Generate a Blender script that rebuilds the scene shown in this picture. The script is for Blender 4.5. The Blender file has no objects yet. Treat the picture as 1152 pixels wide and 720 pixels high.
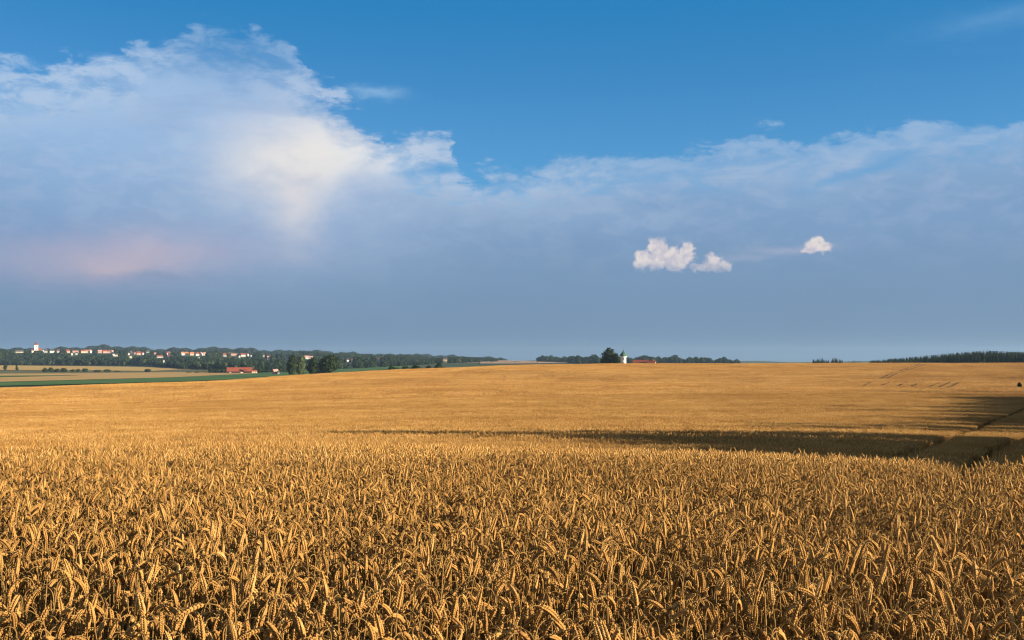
import bpy, math, random
import numpy as np
R = math.radians
rng = np.random.default_rng(7)
random.seed(7)

# ------------------------------------------------------------------ camera, light, sky
scene = bpy.context.scene
F = 1130.0                       # focal length in pixels of a 1152 px wide picture
EYE = 1.6
PITCH = math.atan(44.0 / F)
SUN_AZ, SUN_EL = R(108), R(14)   # clockwise from the viewing direction (+Y)
SKY_STRENGTH, EXPOSURE = 0.075, 1.32
cam = bpy.data.objects.new('camera', bpy.data.cameras.new('camera'))
scene.collection.objects.link(cam)
cam.data.sensor_width = 36; cam.data.lens = 36 * F / 1152
cam.data.clip_start = 0.05; cam.data.clip_end = 60000
cam.location = (0, 0, EYE); cam.rotation_euler = (R(90) + PITCH, 0, 0)
scene.camera = cam
scene.view_settings.view_transform = 'Standard'; scene.view_settings.look = 'None'
scene.view_settings.exposure = EXPOSURE; scene.view_settings.gamma = 1
scene.view_settings.use_curve_mapping = False
cy = scene.cycles
cy.max_bounces = 5; cy.diffuse_bounces = 2; cy.glossy_bounces = 1; cy.transmission_bounces = 2
cy.transparent_max_bounces = 4; cy.volume_bounces = 0
cy.use_denoising = True; cy.caustics_reflective = False; cy.caustics_refractive = False
cy.volume_step_rate = 10; cy.volume_max_steps = 32
scene.render.film_transparent = False
cy.pixel_filter_type = 'BLACKMAN_HARRIS'; cy.filter_width = 1.2

sl = bpy.data.lights.new('sun', 'SUN'); sl.energy = 5.0; sl.angle = R(0.5); sl.color = (1, 0.82, 0.60)
so = bpy.data.objects.new('sun', sl); scene.collection.objects.link(so)
sdir = np.array([math.sin(SUN_AZ) * math.cos(SUN_EL), math.cos(SUN_AZ) * math.cos(SUN_EL), math.sin(SUN_EL)])
from mathutils import Vector, Matrix, Euler
so.rotation_euler = Vector(-sdir).to_track_quat('-Z', 'Y').to_euler()
so.location = (60, -20, 40)


class G:
    """tiny wrapper: arithmetic on sockets makes math nodes"""
    def __init__(s, t): s.t = t
    def n(s, kind, **kw):
        nd = s.t.nodes.new(kind)
        for k, v in kw.items(): setattr(nd, k, v)
        return nd
    def m(s, op, a, b=None, c=None, clamp=False):
        nd = s.n('ShaderNodeMath', operation=op, use_clamp=clamp)
        for i, v in enumerate((a, b, c)):
            if v is None: continue
            s.put(nd.inputs[i], v)
        return nd.outputs[0]
    def put(s, sock, v):
        if hasattr(v, 'links'): s.t.links.new(v, sock)
        elif isinstance(v, (tuple, list)) and len(v) == 3 and sock.type == 'RGBA': sock.default_value = (*v, 1)
        else: sock.default_value = v
    def ss(s, lo, hi, x):                      # smoothstep
        nd = s.n('ShaderNodeMapRange', interpolation_type='SMOOTHSTEP')
        s.put(nd.inputs[0], x); nd.inputs[1].default_value = lo; nd.inputs[2].default_value = hi
        return nd.outputs[0]
    def lin(s, lo, hi, a, b, x):
        nd = s.n('ShaderNodeMapRange'); s.put(nd.inputs[0], x)
        for i, v in enumerate((lo, hi, a, b)): nd.inputs[i + 1].default_value = v
        return nd.outputs[0]
    def mix(s, f, a, b, mode='MIX'):
        nd = s.n('ShaderNodeMix', data_type='RGBA', blend_type=mode)
        s.put(nd.inputs[0], f); s.put(nd.inputs[6], a); s.put(nd.inputs[7], b)
        return nd.outputs[2]
    def noise(s, vec, scale, detail=4, rough=.55, dist=0.0, col=False):
        nd = s.n('ShaderNodeTexNoise'); s.put(nd.inputs['Vector'], vec)
        nd.inputs['Scale'].default_value = scale; nd.inputs['Detail'].default_value = detail
        nd.inputs['Roughness'].default_value = rough; nd.inputs['Distortion'].default_value = dist
        return nd.outputs['Color' if col else 'Fac']
    def vscale(s, vec, k):
        nd = s.n('ShaderNodeMapping'); s.put(nd.inputs[0], vec); nd.inputs['Scale'].default_value = k
        return nd.outputs[0]


def srgb(r, g, b):
    return tuple((c / 12.92 if c <= .04045 else ((c + .055) / 1.055) ** 2.4) for c in (r / 255, g / 255, b / 255))


def build_world():
    w = bpy.data.worlds.new('World'); scene.world = w; w.use_nodes = True
    t = w.node_tree; t.nodes.clear(); g = G(t)
    out = g.n('ShaderNodeOutputWorld'); bg = g.n('ShaderNodeBackground')
    bg.inputs[1].default_value = SKY_STRENGTH
    sky = g.n('ShaderNodeTexSky', sky_type='NISHITA', sun_disc=False)
    sky.sun_elevation = SUN_EL; sky.sun_rotation = SUN_AZ
    sky.altitude = 300; sky.air_density = 1.0; sky.dust_density = 0.3; sky.ozone_density = 3.0
    K = 1.0 / (SKY_STRENGTH * 2 ** EXPOSURE)
    col = lambda r, gg, b: tuple(c * K for c in srgb(r, gg, b))
    dirn = g.n('ShaderNodeTexCoord').outputs['Generated']
    sep = g.n('ShaderNodeSeparateXYZ'); t.links.new(dirn, sep.inputs[0])
    x, y, z = sep.outputs
    az = g.m('MULTIPLY', g.m('ARCTAN2', x, y), F)                    # F units per radian
    el = g.m('MULTIPLY', g.m('ARCSINE', z), F)
    # soft swirling warp of the sky position
    flat = g.vscale(dirn, (1, 1, 1.9))
    w1 = g.noise(flat, 7, 5, .55, col=True); w2 = g.noise(flat, 26, 5, .6, col=True)
    def comp(c, i):
        s = g.n('ShaderNodeSeparateColor'); t.links.new(c, s.inputs[0]); return g.m('SUBTRACT', s.outputs[i], .5)
    aw = g.m('ADD', az, g.m('ADD', g.m('MULTIPLY', comp(w1, 0), 80), g.m('MULTIPLY', comp(w2, 0), 46)))
    ew = g.m('ADD', el, g.m('ADD', g.m('MULTIPLY', comp(w1, 1), 50), g.m('MULTIPLY', comp(w2, 1), 30)))
    def conv(px, py):
        # picture direction -> azimuth / elevation
        v = np.array([px - 576, F, 360 - py], float)
        c, s_ = math.cos(PITCH), math.sin(PITCH)
        v = np.array([v[0], v[1] * c - v[2] * s_, v[1] * s_ + v[2] * c]); v /= np.linalg.norm(v)
        return math.atan2(v[0], v[1]) * F, math.asin(v[2]) * F
    def blob(px, py, rx, ry, rot=0, a=aw, e=ew, p=1.0):
        ax, ey = conv(px, py); c, s_ = math.cos(R(rot)), math.sin(R(rot))
        dx = g.m('SUBTRACT', a, ax); dy = g.m('SUBTRACT', e, ey)
        u = g.m('DIVIDE', g.m('ADD', g.m('MULTIPLY', dx, c), g.m('MULTIPLY', dy, s_)), rx)
        v = g.m('DIVIDE', g.m('SUBTRACT', g.m('MULTIPLY', dy, c), g.m('MULTIPLY', dx, s_)), ry)
        q = g.m('ADD', g.m('MULTIPLY', u, u), g.m('MULTIPLY', v, v))
        return g.m('EXPONENT', g.m('MULTIPLY', q, -p))
    # clear sky: the Nishita sky, a little deeper as film saw it
    base = g.mix(1.0, sky.outputs[0], SKYMUL, 'MULTIPLY')
    base = g.mix(g.lin(0, 400, .1, .92, el), base, col(26, 126, 188))
    base = g.mix(g.m('MULTIPLY', g.lin(150, 300, 1, 0, el), .5), base, col(70, 156, 208))
    # top edge of the great anvil and its veil, as elevation over azimuth
    edge = [(-260, 120), (-60, 85), (0, 72), (60, 76), (110, 68), (150, 58), (190, 40), (240, 26), (300, 32), (338, 62), (352, 92),
            (388, 122), (415, 146), (470, 150), (500, 156), (518, 172), (526, 204), (556, 188), (610, 180), (700, 172), (800, 160), (900, 146),
            (1000, 138), (1090, 127), (1152, 132), (1300, 150), (1500, 120)]
    A0, A1, E1 = -900.0, 1000.0, 600.0
    def skyline(edge):
        fc = g.n('ShaderNodeFloatCurve'); cm = fc.mapping; cv = cm.curves[0]; pts = []
        for px, py in edge:
            a_, e_ = conv(px, py); pts.append(((a_ - A0) / (A1 - A0), e_ / E1))
        cv.points[0].location = (0, pts[0][1]); cv.points[1].location = (1, pts[-1][1])
        for p in pts: cv.points.new(*p)
        cm.update()
        t.links.new(g.lin(A0, A1, 0, 1, aw), fc.inputs['Value'])
        return g.m('SUBTRACT', g.m('MULTIPLY', fc.outputs[0], E1), ew)
    s = skyline(edge)
    s2 = skyline([(-260, 120), (0, 76), (150, 56), (240, 36), (330, 70), (420, 135), (520, 182), (620, 184), (800, 163), (1000, 140), (1152, 132), (1500, 120)])
    streak = g.noise(g.vscale(dirn, (1, 1, 3.2)), 9, 6, .6, dist=.6)
    fine = g.noise(g.vscale(dirn, (1, 1, 2.2)), 30, 7, .62, dist=.3)
    fray = g.m('ADD', g.m('MULTIPLY', g.m('SUBTRACT', streak, .5), 85), g.m('MULTIPLY', g.m('SUBTRACT', fine, .5), 75))
    sd = g.m('ADD', s, fray); sm = g.m('ADD', s2, fray)
    lefty = g.ss(170, -20, aw)
    a1_ = g.m('ADD', az, g.m('MULTIPLY', comp(w2, 0), 30)); e1_ = g.m('ADD', el, g.m('MULTIPLY', comp(w2, 1), 20))
    m_soft = g.m('ADD', g.m('MULTIPLY', g.ss(-8, 70, sd), .55), g.m('MULTIPLY', g.ss(-6, 14, sd), .25))
    m_edge = g.ss(-3, 14, sd)
    mask = g.m('ADD', g.m('MULTIPLY', m_edge, .62), g.m('MULTIPLY', g.ss(0, 60, sm), .38))
    thin = blob(262, 66, 75, 42, -10, p=1.0)                          # the transparent top of the anvil
    mask = g.m('MULTIPLY', mask, g.m('SUBTRACT', 1, g.m('MULTIPLY', thin, .55)))
    mask = g.m('MULTIPLY', mask, g.m('SUBTRACT', 1, g.m('MULTIPLY', g.m('MULTIPLY', g.ss(70, 4, sm), g.ss(.60, .40, fine)), g.m('ADD', .22, g.m('MULTIPLY', lefty, .3)))))
    notch = blob(500, 192, 44, 6, 5, a=a1_, e=e1_)
    mask = g.m('MULTIPLY', mask, g.m('SUBTRACT', 1, g.m('MULTIPLY', notch, .75)))
    hole = blob(968, 196, 60, 8, 16)
    mask = g.m('MULTIPLY', mask, g.m('SUBTRACT', 1, g.m('MULTIPLY', hole, .55)), clamp=True)
    # colour of the cloud: paler above, slate blue towards the horizon
    elw = g.m('ADD', el, g.m('MULTIPLY', comp(w1, 2), 40))
    cl = g.mix(g.ss(120, 340, elw), g.mix(g.lin(0, 150, 0, 1, elw), col(111, 138, 165), col(123, 156, 194)), col(148, 186, 225))
    cl = g.mix(g.m('MULTIPLY', g.ss(60, 0, sm), .30), cl, col(178, 203, 230))
    a2 = g.m('ADD', az, g.m('ADD', g.m('MULTIPLY', comp(w1, 0), 34), g.m('MULTIPLY', comp(w2, 0), 40)))
    e2 = g.m('ADD', el, g.m('ADD', g.m('MULTIPLY', comp(w1, 1), 24), g.m('MULTIPLY', comp(w2, 1), 30)))
    def tint(c, b_, f_, rgb): return g.mix(g.m('MULTIPLY', blob(*b_, a=a2, e=e2), f_), c, col(*rgb))
    cl = tint(cl, (110, 140, 200, 85), .55, (160, 193, 231))
    cl = g.mix(g.m('MULTIPLY', g.m('MULTIPLY', blob(880, 190, 330, 45, 8), g.ss(.3, .75, streak)), .35), cl, col(176, 198, 226))
    cl = tint(cl, (330, 240, 150, 70), .4, (168, 190, 220))
    cl = tint(cl, (345, 150, 120, 75, -15), .7, (192, 206, 230))
    cl = tint(cl, (470, 170, 74, 19, -6), .9, (222, 226, 234))
    cl = tint(cl, (410, 172, 66, 26, -2), .85, (222, 224, 228))
    cl = tint(cl, (296, 182, 52, 40, 10), .8, (220, 220, 224))
    cl = tint(cl, (346, 180, 50, 32, 12), .95, (238, 234, 229))
    cl = tint(cl, (400, 168, 50, 16, -4), .7, (234, 232, 230))
    cl = tint(cl, (334, 222, 26, 46, -6), .75, (222, 218, 220))
    cl = tint(cl, (120, 285, 165, 30, 3), .5, (182, 176, 200))
    cl = tint(cl, (150, 288, 80, 20, 3), .35, (206, 186, 194))
    cl = tint(cl, (128, 300, 34, 10, 3), .3, (218, 188, 188))
    cl = tint(cl, (30, 252, 60, 14, 0), .4, (124, 156, 200))
    cl = tint(cl, (185, 312, 60, 6, 0), .3, (118, 142, 178))
    cl = g.mix(g.m('MULTIPLY', g.m('MULTIPLY', g.ss(-6, 30, sm), g.ss(80, 25, sm)), g.m('MULTIPLY', lefty, .45)), cl, col(205, 218, 234))
    cl = g.mix(g.m('MULTIPLY', g.m('MULTIPLY', g.ss(.42, .66, fine), g.ss(60, 200, el)), .16), cl, col(205, 214, 230))
    cl = g.mix(g.m('MULTIPLY', g.m('MULTIPLY', g.ss(.55, .35, streak), g.ss(60, 200, el)), .22), cl, col(126, 158, 200))
    sk = g.mix(mask, base, cl)
    # wisps of their own
    sk = g.mix(g.m('MULTIPLY', blob(415, 112, 30, 6, 0), .6), sk, col(150, 190, 225))
    sk = g.mix(g.m('MULTIPLY', g.m('MULTIPLY', blob(1130, 28, 90, 16, 12), g.ss(.4, .7, streak)), .35), sk, col(120, 170, 215))
    sk = g.mix(g.m('MULTIPLY', blob(885, 281, 40, 5, 0, a=a1_, e=e1_), .35), sk, col(190, 190, 208))
    sk = g.mix(g.m('MULTIPLY', blob(835, 291, 30, 4, 0, a=a1_, e=e1_), .3), sk, col(180, 184, 206))
    # small cumulus heads, crisp and warm
    cn = g.noise(dirn, 60, 6, .6, dist=.2); cn2 = g.noise(dirn, 150, 4, .6)
    wob = comp(g.noise(dirn, 70, 5, .6, col=True), 0); wob2 = comp(g.noise(dirn, 85, 5, .6, col=True), 1)
    ac = g.m('ADD', az, g.m('MULTIPLY', wob, 26)); ec = g.m('ADD', el, g.m('MULTIPLY', wob2, 22))
    def many(lst):
        acc = None
        for b in lst:
            v = blob(*b, a=ac, e=ec); acc = v if acc is None else g.m('MAXIMUM', acc, v)
        return acc
    body = many([(726, 292, 17, 13), (740, 283, 13, 18), (756, 290, 15, 13), (774, 286, 9, 17, -12), (748, 298, 32, 8), (802, 293, 12, 10), (812, 299, 14, 8),
                 (795, 301, 22, 6), (921, 277, 19, 9), (910, 281, 12, 5)])
    body = g.m('ADD', body, g.m('MULTIPLY', g.m('SUBTRACT', cn, .5), .55))
    ctop = g.ss(.35, .72, body)
    fade = g.ss(conv(750, 312)[1], conv(750, 290)[1], ec)             # soft dissolving base
    cumu = g.m('MULTIPLY', ctop, g.m('ADD', g.m('MULTIPLY', fade, .85), .12))
    ccol = g.mix(g.ss(.35, .65, g.m('ADD', cn2, g.m('MULTIPLY', g.m('SUBTRACT', cn, .5), .5))), col(198, 194, 206), col(228, 219, 216))
    sk = g.mix(cumu, sk, ccol)
    back_fill = g.m('MULTIPLY', g.ss(900, 2000, g.m('ABSOLUTE', az)), g.m('ADD', .55, g.m('MULTIPLY', streak, .4)))  # unseen pale cloud behind the viewer, added to fill the shadows
    sk = g.mix(back_fill, sk, col(172, 174, 180))
    # below the horizon the dome is only dull ground light
    sk = g.mix(g.ss(-4, -60, el), sk, col(70, 74, 70))
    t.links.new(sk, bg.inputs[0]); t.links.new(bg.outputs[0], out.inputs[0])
    w.cycles.sampling_method = 'MANUAL'; w.cycles.sample_map_resolution = 512


SKYMUL = (0.75, 0.95, 1.1)
build_world()

# ------------------------------------------------------------------ terrain
CROP = 0.92                                   # height of the standing wheat
US = [-.60, -.51, -.333, -.156, -.03, .02, .07, .242, .51, .70]
NEAR = [(0, -.68), (4, -.68)]
def prof(u):
    ds_ = [2.5, 4.6, 7, 12, 14, 17, 20, 26, 33, 40]
    lf = [.77, .87, .99, 1.20, 1.29, 1.41, 1.56, 2.15, 2.75, 3.25]; ce = [.77, .87, 1.0, 1.21, 1.33, 1.54, 1.86, 2.47, 2.98, 3.38]
    ri = [.77, .87, 1.0, 1.22, 1.35, 1.70, 2.07, 2.66, 3.09, 3.44]
    p = [(0, -.74)] + [(d, -np.interp(u, [-.4, .02, .45], [a_, b_, c_])) for d, a_, b_, c_ in zip(ds_, lf, ce, ri)] + [(60, -4.3)]
    L = {-.60: [(90, -5.7), (130, -7.1), (200, -8.6), (260, -9.0), (320, -8.7)],
         -.51: [(90, -5.7), (130, -7.1), (200, -8.6), (260, -9.0), (330, -8.6)],
         -.333: [(90, -5.6), (130, -6.9), (200, -8.3), (280, -8.9), (380, -8.1)],
         -.156: [(90, -5.5), (130, -6.6), (200, -7.8), (300, -7.6), (450, -5.0)],
         -.03: [(90, -5.4), (130, -6.3), (200, -7.3), (300, -6.9), (400, -5.0), (510, -2.9)],
         .02: [(90, -5.4), (130, -6.3), (200, -7.2), (300, -6.6), (400, -4.6), (520, -2.5)],
         .07: [(90, -5.4), (130, -6.3), (200, -7.2), (300, -6.6), (400, -4.6), (530, -2.3)],
         .242: [(90, -5.4), (130, -6.2), (200, -7.0), (300, -6.5), (410, -4.5), (560, -2.1)],
         .51: [(90, -5.4), (130, -6.2), (200, -6.9), (300, -6.4), (420, -4.3), (600, -1.9)],
         .70: [(90, -5.4), (130, -6.2), (200, -6.9), (300, -6.4), (420, -4.3), (600, -1.9)]}[u]
    p += L
    dc, tc = L[-1]
    g_ = [(d, v - CROP) for d, v in p]
    # ground beyond the crest (relative to the eye)
    B = {-.60: [(400, -11.5), (500, -14.5), (700, -17), (1000, -18.2), (2500, -18), (3300, 23), (3700, 18), (5000, 30), (5600, 20)],
         -.51: [(400, -11.5), (500, -14.5), (700, -17), (1000, -18.2), (2500, -18), (3300, 23), (3700, 18), (5000, 30), (5600, 20)],
         -.333: [(450, -11.0), (550, -13.5), (800, -17), (1000, -18.2), (2300, -18), (3250, 18), (3700, 20), (5000, 38), (5600, 25)],
         -.156: [(520, -8.5), (620, -12), (800, -15), (1100, -17.5), (1900, -17), (3100, 2), (3700, 2), (5000, 14), (5600, 8)],
         -.03: [(580, -5.2), (700, -9), (1200, -10), (1500, -9), (2500, -5.0), (3100, -4.0), (3700, -8), (5000, -10), (5600, -12)],
         .02: [(590, -4.6), (700, -8.5), (1200, -9), (1500, -7.6), (2500, -3.4), (3000, -3.0), (3700, -8), (5000, -12), (5600, -14)],
         .07: [(600, -4.4), (700, -8.5), (1200, -12), (2500, -12), (5000, -13), (5600, -14)],
         .242: [(630, -4.0), (740, -8.0), (900, -12), (2500, -12.5), (5000, -13), (5600, -14)],
         .51: [(670, -4.0), (780, -8.0), (900, -11), (2500, -12.5), (5000, -13), (5600, -14)],
         .70: [(670, -4.0), (780, -8.0), (900, -11), (2500, -12.5), (5000, -13), (5600, -14)]}[u]
    g_ += B + [(8000, -20), (30000, -30)]
    return np.array(g_)
LD = np.linspace(0, math.log(30001), 1400)           # log(1+d)
TH = np.radians(np.arange(-180, 181, 1.0))
tab = np.zeros((len(TH), len(LD)))
D = np.exp(LD) - 1
cols = []
for u in US:
    pr = prof(u); cols.append(np.interp(LD, np.log1p(pr[:, 0]), pr[:, 1]))
# behind the viewer: gentle level ground
back = np.interp(LD, np.log1p([0, 50, 400, 3000, 30000]), [-1.6, -2.4, -6, -14, -30])
thk = [-math.pi, R(-100)] + [math.atan(u) for u in US] + [R(100), math.pi]
cols = np.array([back, cols[0]] + cols + [cols[-1], back])
for j in range(len(LD)): tab[:, j] = np.interp(TH, thk, cols[:, j])
def smooth(a, k, ax, mode='edge'):
    w_ = np.exp(-.5 * (np.arange(-3 * k, 3 * k + 1) / k) ** 2); w_ /= w_.sum()
    pad = [(0, 0), (0, 0)]; pad[ax] = (3 * k, 3 * k)
    b = np.pad(a, pad, mode=mode)
    return np.apply_along_axis(lambda v: np.convolve(v, w_, 'valid'), ax, b)
tab = smooth(tab, 6, 1)
tab = smooth(tab, 3, 0, 'wrap')
def HG(x, y):
    x = np.asarray(x, float); y = np.asarray(y, float)
    d = np.hypot(x, y); th = np.arctan2(x, y)
    a = (th - TH[0]) / (TH[1] - TH[0]); b = np.log1p(d) / (LD[1] - LD[0])
    i = np.clip(a.astype(int), 0, len(TH) - 2); j = np.clip(b.astype(int), 0, len(LD) - 2)
    fa = np.clip(a - i, 0, 1); fb = np.clip(b - j, 0, 1)
    z = (tab[i, j] * (1 - fa) * (1 - fb) + tab[i + 1, j] * fa * (1 - fb) + tab[i, j + 1] * (1 - fa) * fb + tab[i + 1, j + 1] * fa * fb)
    und = .03 * np.sin(x * .9 + 1) * np.sin(y * .7) + np.minimum(d / 400, 1) * (.35 * np.sin(x * .021 + .7) * np.sin(y * .033 + 1.1) + .10 * np.sin(x * .07 + y * .05))
    hump = np.exp(-((d - 5000) / 500) ** 2) * (9 * np.exp(-((th + .375) / .028) ** 2) + 8 * np.exp(-((th + .252) / .032) ** 2) + 5 * np.sin(th * 60))
    z = z + hump
    return z + EYE + und * np.where(d > 700, .3, 1)
def ray(px, py):
    v = np.array([px - 576, F, 360 - py], float); c, s = math.cos(PITCH), math.sin(PITCH)
    return np.array([v[0], v[1] * c - v[2] * s, v[1] * s + v[2] * c]) / F
def at(px, py, dmin=5, dmax=6000, h=0.0):
    """world point where the view through that picture point meets the terrain beyond dmin"""
    r = ray(px, py); n_ = math.hypot(r[0], r[1]); r = r / n_
    ds = np.exp(np.linspace(math.log(dmin), math.log(dmax), 2500))
    dz = EYE + r[2] * ds - (HG(r[0] * ds, r[1] * ds) + h)
    k = np.where(dz <= 0)[0]
    if len(k): d = ds[k[0]]
    else: d = ds[np.argmin(dz)]
    return r[0] * d, r[1] * d, d
def to_px(x, y, z):
    c, s = math.cos(PITCH), math.sin(PITCH); dz = z - EYE
    f = y * c + dz * s; v = -y * s + dz * c
    return 576 + F * x / f, 360 - F * v / f
CREST_U = [-.60, -.51, -.333, -.156, .02, .242, .51, .75]
def crest(u): return np.interp(u, CREST_U, [335, 340, 388, 456, 535, 575, 615, 640])

# ------------------------------------------------------------------ helpers
class MB:
    def __init__(s): s.v = []; s.f = []; s.m = []; s.t = []
    def add(s, vs, fs, mi=0, tint=.5):
        o = len(s.v); s.v += [tuple(map(float, p)) for p in vs]
        s.f += [tuple(o + i for i in f) for f in fs]; s.m += [mi] * len(fs); s.t += [tint] * len(vs)
    def merge(s, other, M=None, dt=0.0):
        o = len(s.v); v = np.array(other.v)
        if M is not None: v = v @ np.array(M.to_3x3()).T + np.array(M.translation)
        s.v += [tuple(p) for p in v]; s.f += [tuple(o + i for i in f) for f in other.f]
        s.m += other.m; s.t += [a + dt for a in other.t]
    def box(s, x0, x1, y0, y1, z0, z1, mi=0):
        s.add([(x0, y0, z0), (x1, y0, z0), (x1, y1, z0), (x0, y1, z0), (x0, y0, z1), (x1, y0, z1), (x1, y1, z1), (x0, y1, z1)],
              [(0, 3, 2, 1), (4, 5, 6, 7), (0, 1, 5, 4), (1, 2, 6, 5), (2, 3, 7, 6), (3, 0, 4, 7)], mi)
    def tube(s, pts, rad, n=5, mi=0, tint=.5, cap=True, flat=None):
        pts = np.array(pts, float); k = len(pts)
        T = np.gradient(pts, axis=0); T /= np.linalg.norm(T, axis=1)[:, None] + 1e-9
        up = np.array([1, 0, 0.]) if abs(T[0][0]) < .9 else np.array([0, 1., 0])
        vs = []; N = np.cross(T[0], up); N /= np.linalg.norm(N)
        for i in range(k):
            N = N - T[i] * N.dot(T[i]); N /= np.linalg.norm(N); B = np.cross(T[i], N)
            r = rad[i] if hasattr(rad, '__len__') else rad
            for a in range(n):
                w_ = 2 * math.pi * a / n; vs.append(pts[i] + r * (math.cos(w_) * N + math.sin(w_) * B))
        fs = [(i * n + a, i * n + (a + 1) % n, (i + 1) * n + (a + 1) % n, (i + 1) * n + a) for i in range(k - 1) for a in range(n)]
        if cap: fs += [tuple(range(n))[::-1], tuple((k - 1) * n + a for a in range(n))]
        s.add(vs, fs, mi, tint)
    def lathe(s, prof_, n=16, cx=0, cy=0, mi=0):
        vs = [(cx + r * math.cos(2 * math.pi * a / n), cy + r * math.sin(2 * math.pi * a / n), z) for r, z in prof_ for a in range(n)]
        k = len(prof_)
        fs = [(i * n + a, i * n + (a + 1) % n, (i + 1) * n + (a + 1) % n, (i + 1) * n + a) for i in range(k - 1) for a in range(n)]
        s.add(vs, fs + [tuple((k - 1) * n + a for a in range(n)), tuple(range(n))[::-1]], mi)
    def mesh(s, name, mats, smooth_=False):
        me = bpy.data.meshes.new(name); me.from_pydata(s.v, [], s.f)
        for m_ in mats: me.materials.append(m_)
        me.polygons.foreach_set('material_index', s.m)
        if smooth_: me.polygons.foreach_set('use_smooth', [True] * len(s.f))
        a = me.attributes.new('tint', 'FLOAT', 'POINT'); a.data.foreach_set('value', s.t)
        me.update(); return me
def link(name, me, parent=None, loc=None):
    o = bpy.data.objects.new(name, me); scene.collection.objects.link(o)
    if parent: o.parent = parent
    if loc is not None: o.location = loc
    return o
def tag(o, label=None, cat=None, group=None, kind=None):
    if label: o['label'] = label
    if cat: o['category'] = cat
    if group: o['group'] = group
    if kind: o['kind'] = kind
    return o
def thing(name, label, cat, loc, rz=0, group=None):
    o = bpy.data.objects.new(name, None); scene.collection.objects.link(o); o.empty_display_size = .1
    o.location = loc; o.rotation_euler = (0, 0, rz)
    return tag(o, label, cat, group)

def new_mat(name, rough=.9, spec=.12):
    m_ = bpy.data.materials.new(name); m_.use_nodes = True; t = m_.node_tree
    b = t.nodes['Principled BSDF']; b.inputs['Roughness'].default_value = rough
    b.inputs['Specular IOR Level'].default_value = spec
    return m_, G(t), b, t
def noisy(name, c1, c2, scale=1.0, rough=.9, detail=5, coord='Object', bump=0.0, stretch=(1, 1, 1)):
    m_, g, b, t = new_mat(name, rough)
    tc = g.vscale(g.n('ShaderNodeTexCoord').outputs[coord], stretch)
    n_ = g.noise(tc, scale, detail, .6)
    t.links.new(g.mix(g.ss(.3, .7, n_), c1, c2), b.inputs['Base Color'])
    if bump:
        bp = g.n('ShaderNodeBump'); bp.inputs['Strength'].default_value = bump
        bp.inputs['Distance'].default_value = .2; t.links.new(n_, bp.inputs['Height']); t.links.new(bp.outputs[0], b.inputs['Normal'])
    return m_

def crop_mat(name, lo, hi, pale, trans=.18, field=True):
    m_, g, b, t = new_mat(name, .75)
    at_ = g.n('ShaderNodeAttribute', attribute_name='tint').outputs['Fac']
    rnd = g.n('ShaderNodeObjectInfo').outputs['Random']
    f = g.m('ADD', g.m('MULTIPLY', at_, .75), g.m('MULTIPLY', rnd, .25))
    c = g.mix(g.ss(.05, .75, f), lo, hi); c = g.mix(g.ss(.72, 1.0, f), c, pale)
    if field:                                       # the ripeness drifts over the field
        pos = g.n('ShaderNodeNewGeometry').outputs['Position']
        big = g.noise(g.vscale(pos, (1, .5, 1)), .035, 5, .6)
        ln = g.n('ShaderNodeVectorMath', operation='LENGTH'); t.links.new(pos, ln.inputs[0])
        c = g.mix(g.ss(.35, .7, big), c, g.mix(1.0, c, (.84, .80, .78), 'MULTIPLY'))
        band = g.noise(g.vscale(pos, (.006, .06, 0)), 1.0, 5, .65)
        c = g.mix(g.ss(.42, .62, band), g.mix(1.0, c, (.86, .82, .78), 'MULTIPLY'), c)
    t.links.new(c, b.inputs['Base Color'])
    tr = g.n('ShaderNodeBsdfTranslucent'); t.links.new(c, tr.inputs[0])
    ms = g.n('ShaderNodeMixShader'); ms.inputs[0].default_value = trans
    t.links.new(b.outputs[0], ms.inputs[1]); t.links.new(tr.outputs[0], ms.inputs[2])
    t.links.new(ms.outputs[0], t.nodes['Material Output'].inputs[0])
    return m_
M_EAR = crop_mat('wheat_ear', (.27, .14, .042), (.62, .375, .12), (.80, .60, .27))
M_STEM = crop_mat('wheat_straw', (.20, .12, .04), (.38, .24, .08), (.52, .37, .16))
M_LEAF = crop_mat('dry_leaf', (.08, .055, .03), (.24, .16, .07), (.38, .29, .12), .3)
M_CANOPY = crop_mat('wheat_canopy', (.34, .19, .055), (.45, .265, .075), (.50, .31, .10), .0)

# ------------------------------------------------------------------ ground sheet
def ground_mat():
    m_, g, b, t = new_mat('ground_soil', .95)
    pos = g.n('ShaderNodeNewGeometry').outputs['Position']
    ln = g.n('ShaderNodeVectorMath', operation='LENGTH'); t.links.new(pos, ln.inputs[0])
    soil = g.mix(g.ss(.3, .7, g.noise(pos, 3.0, 6, .6)), (.045, .030, .018), (.10, .068, .038))
    vor = g.n('ShaderNodeTexVoronoi'); t.links.new(g.vscale(pos, (.0022, .0045, 0)), vor.inputs['Vector']); vor.inputs['Scale'].default_value = 1
    sc = g.n('ShaderNodeSeparateColor'); t.links.new(vor.outputs['Color'], sc.inputs[0])
    fld = g.mix(g.ss(.35, .5, sc.outputs[0]), (.055, .080, .028), (.085, .105, .04))
    fld = g.mix(g.ss(.72, .76, sc.outputs[1]), fld, (.33, .21, .09))
    fld = g.mix(g.ss(.35, .7, g.noise(pos, .02, 6, .6)), fld, g.mix(1, fld, (.75, .8, .8), 'MULTIPLY'))
    t.links.new(g.mix(g.ss(500, 620, ln.outputs['Value']), soil, fld), b.inputs['Base Color'])
    return m_
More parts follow.
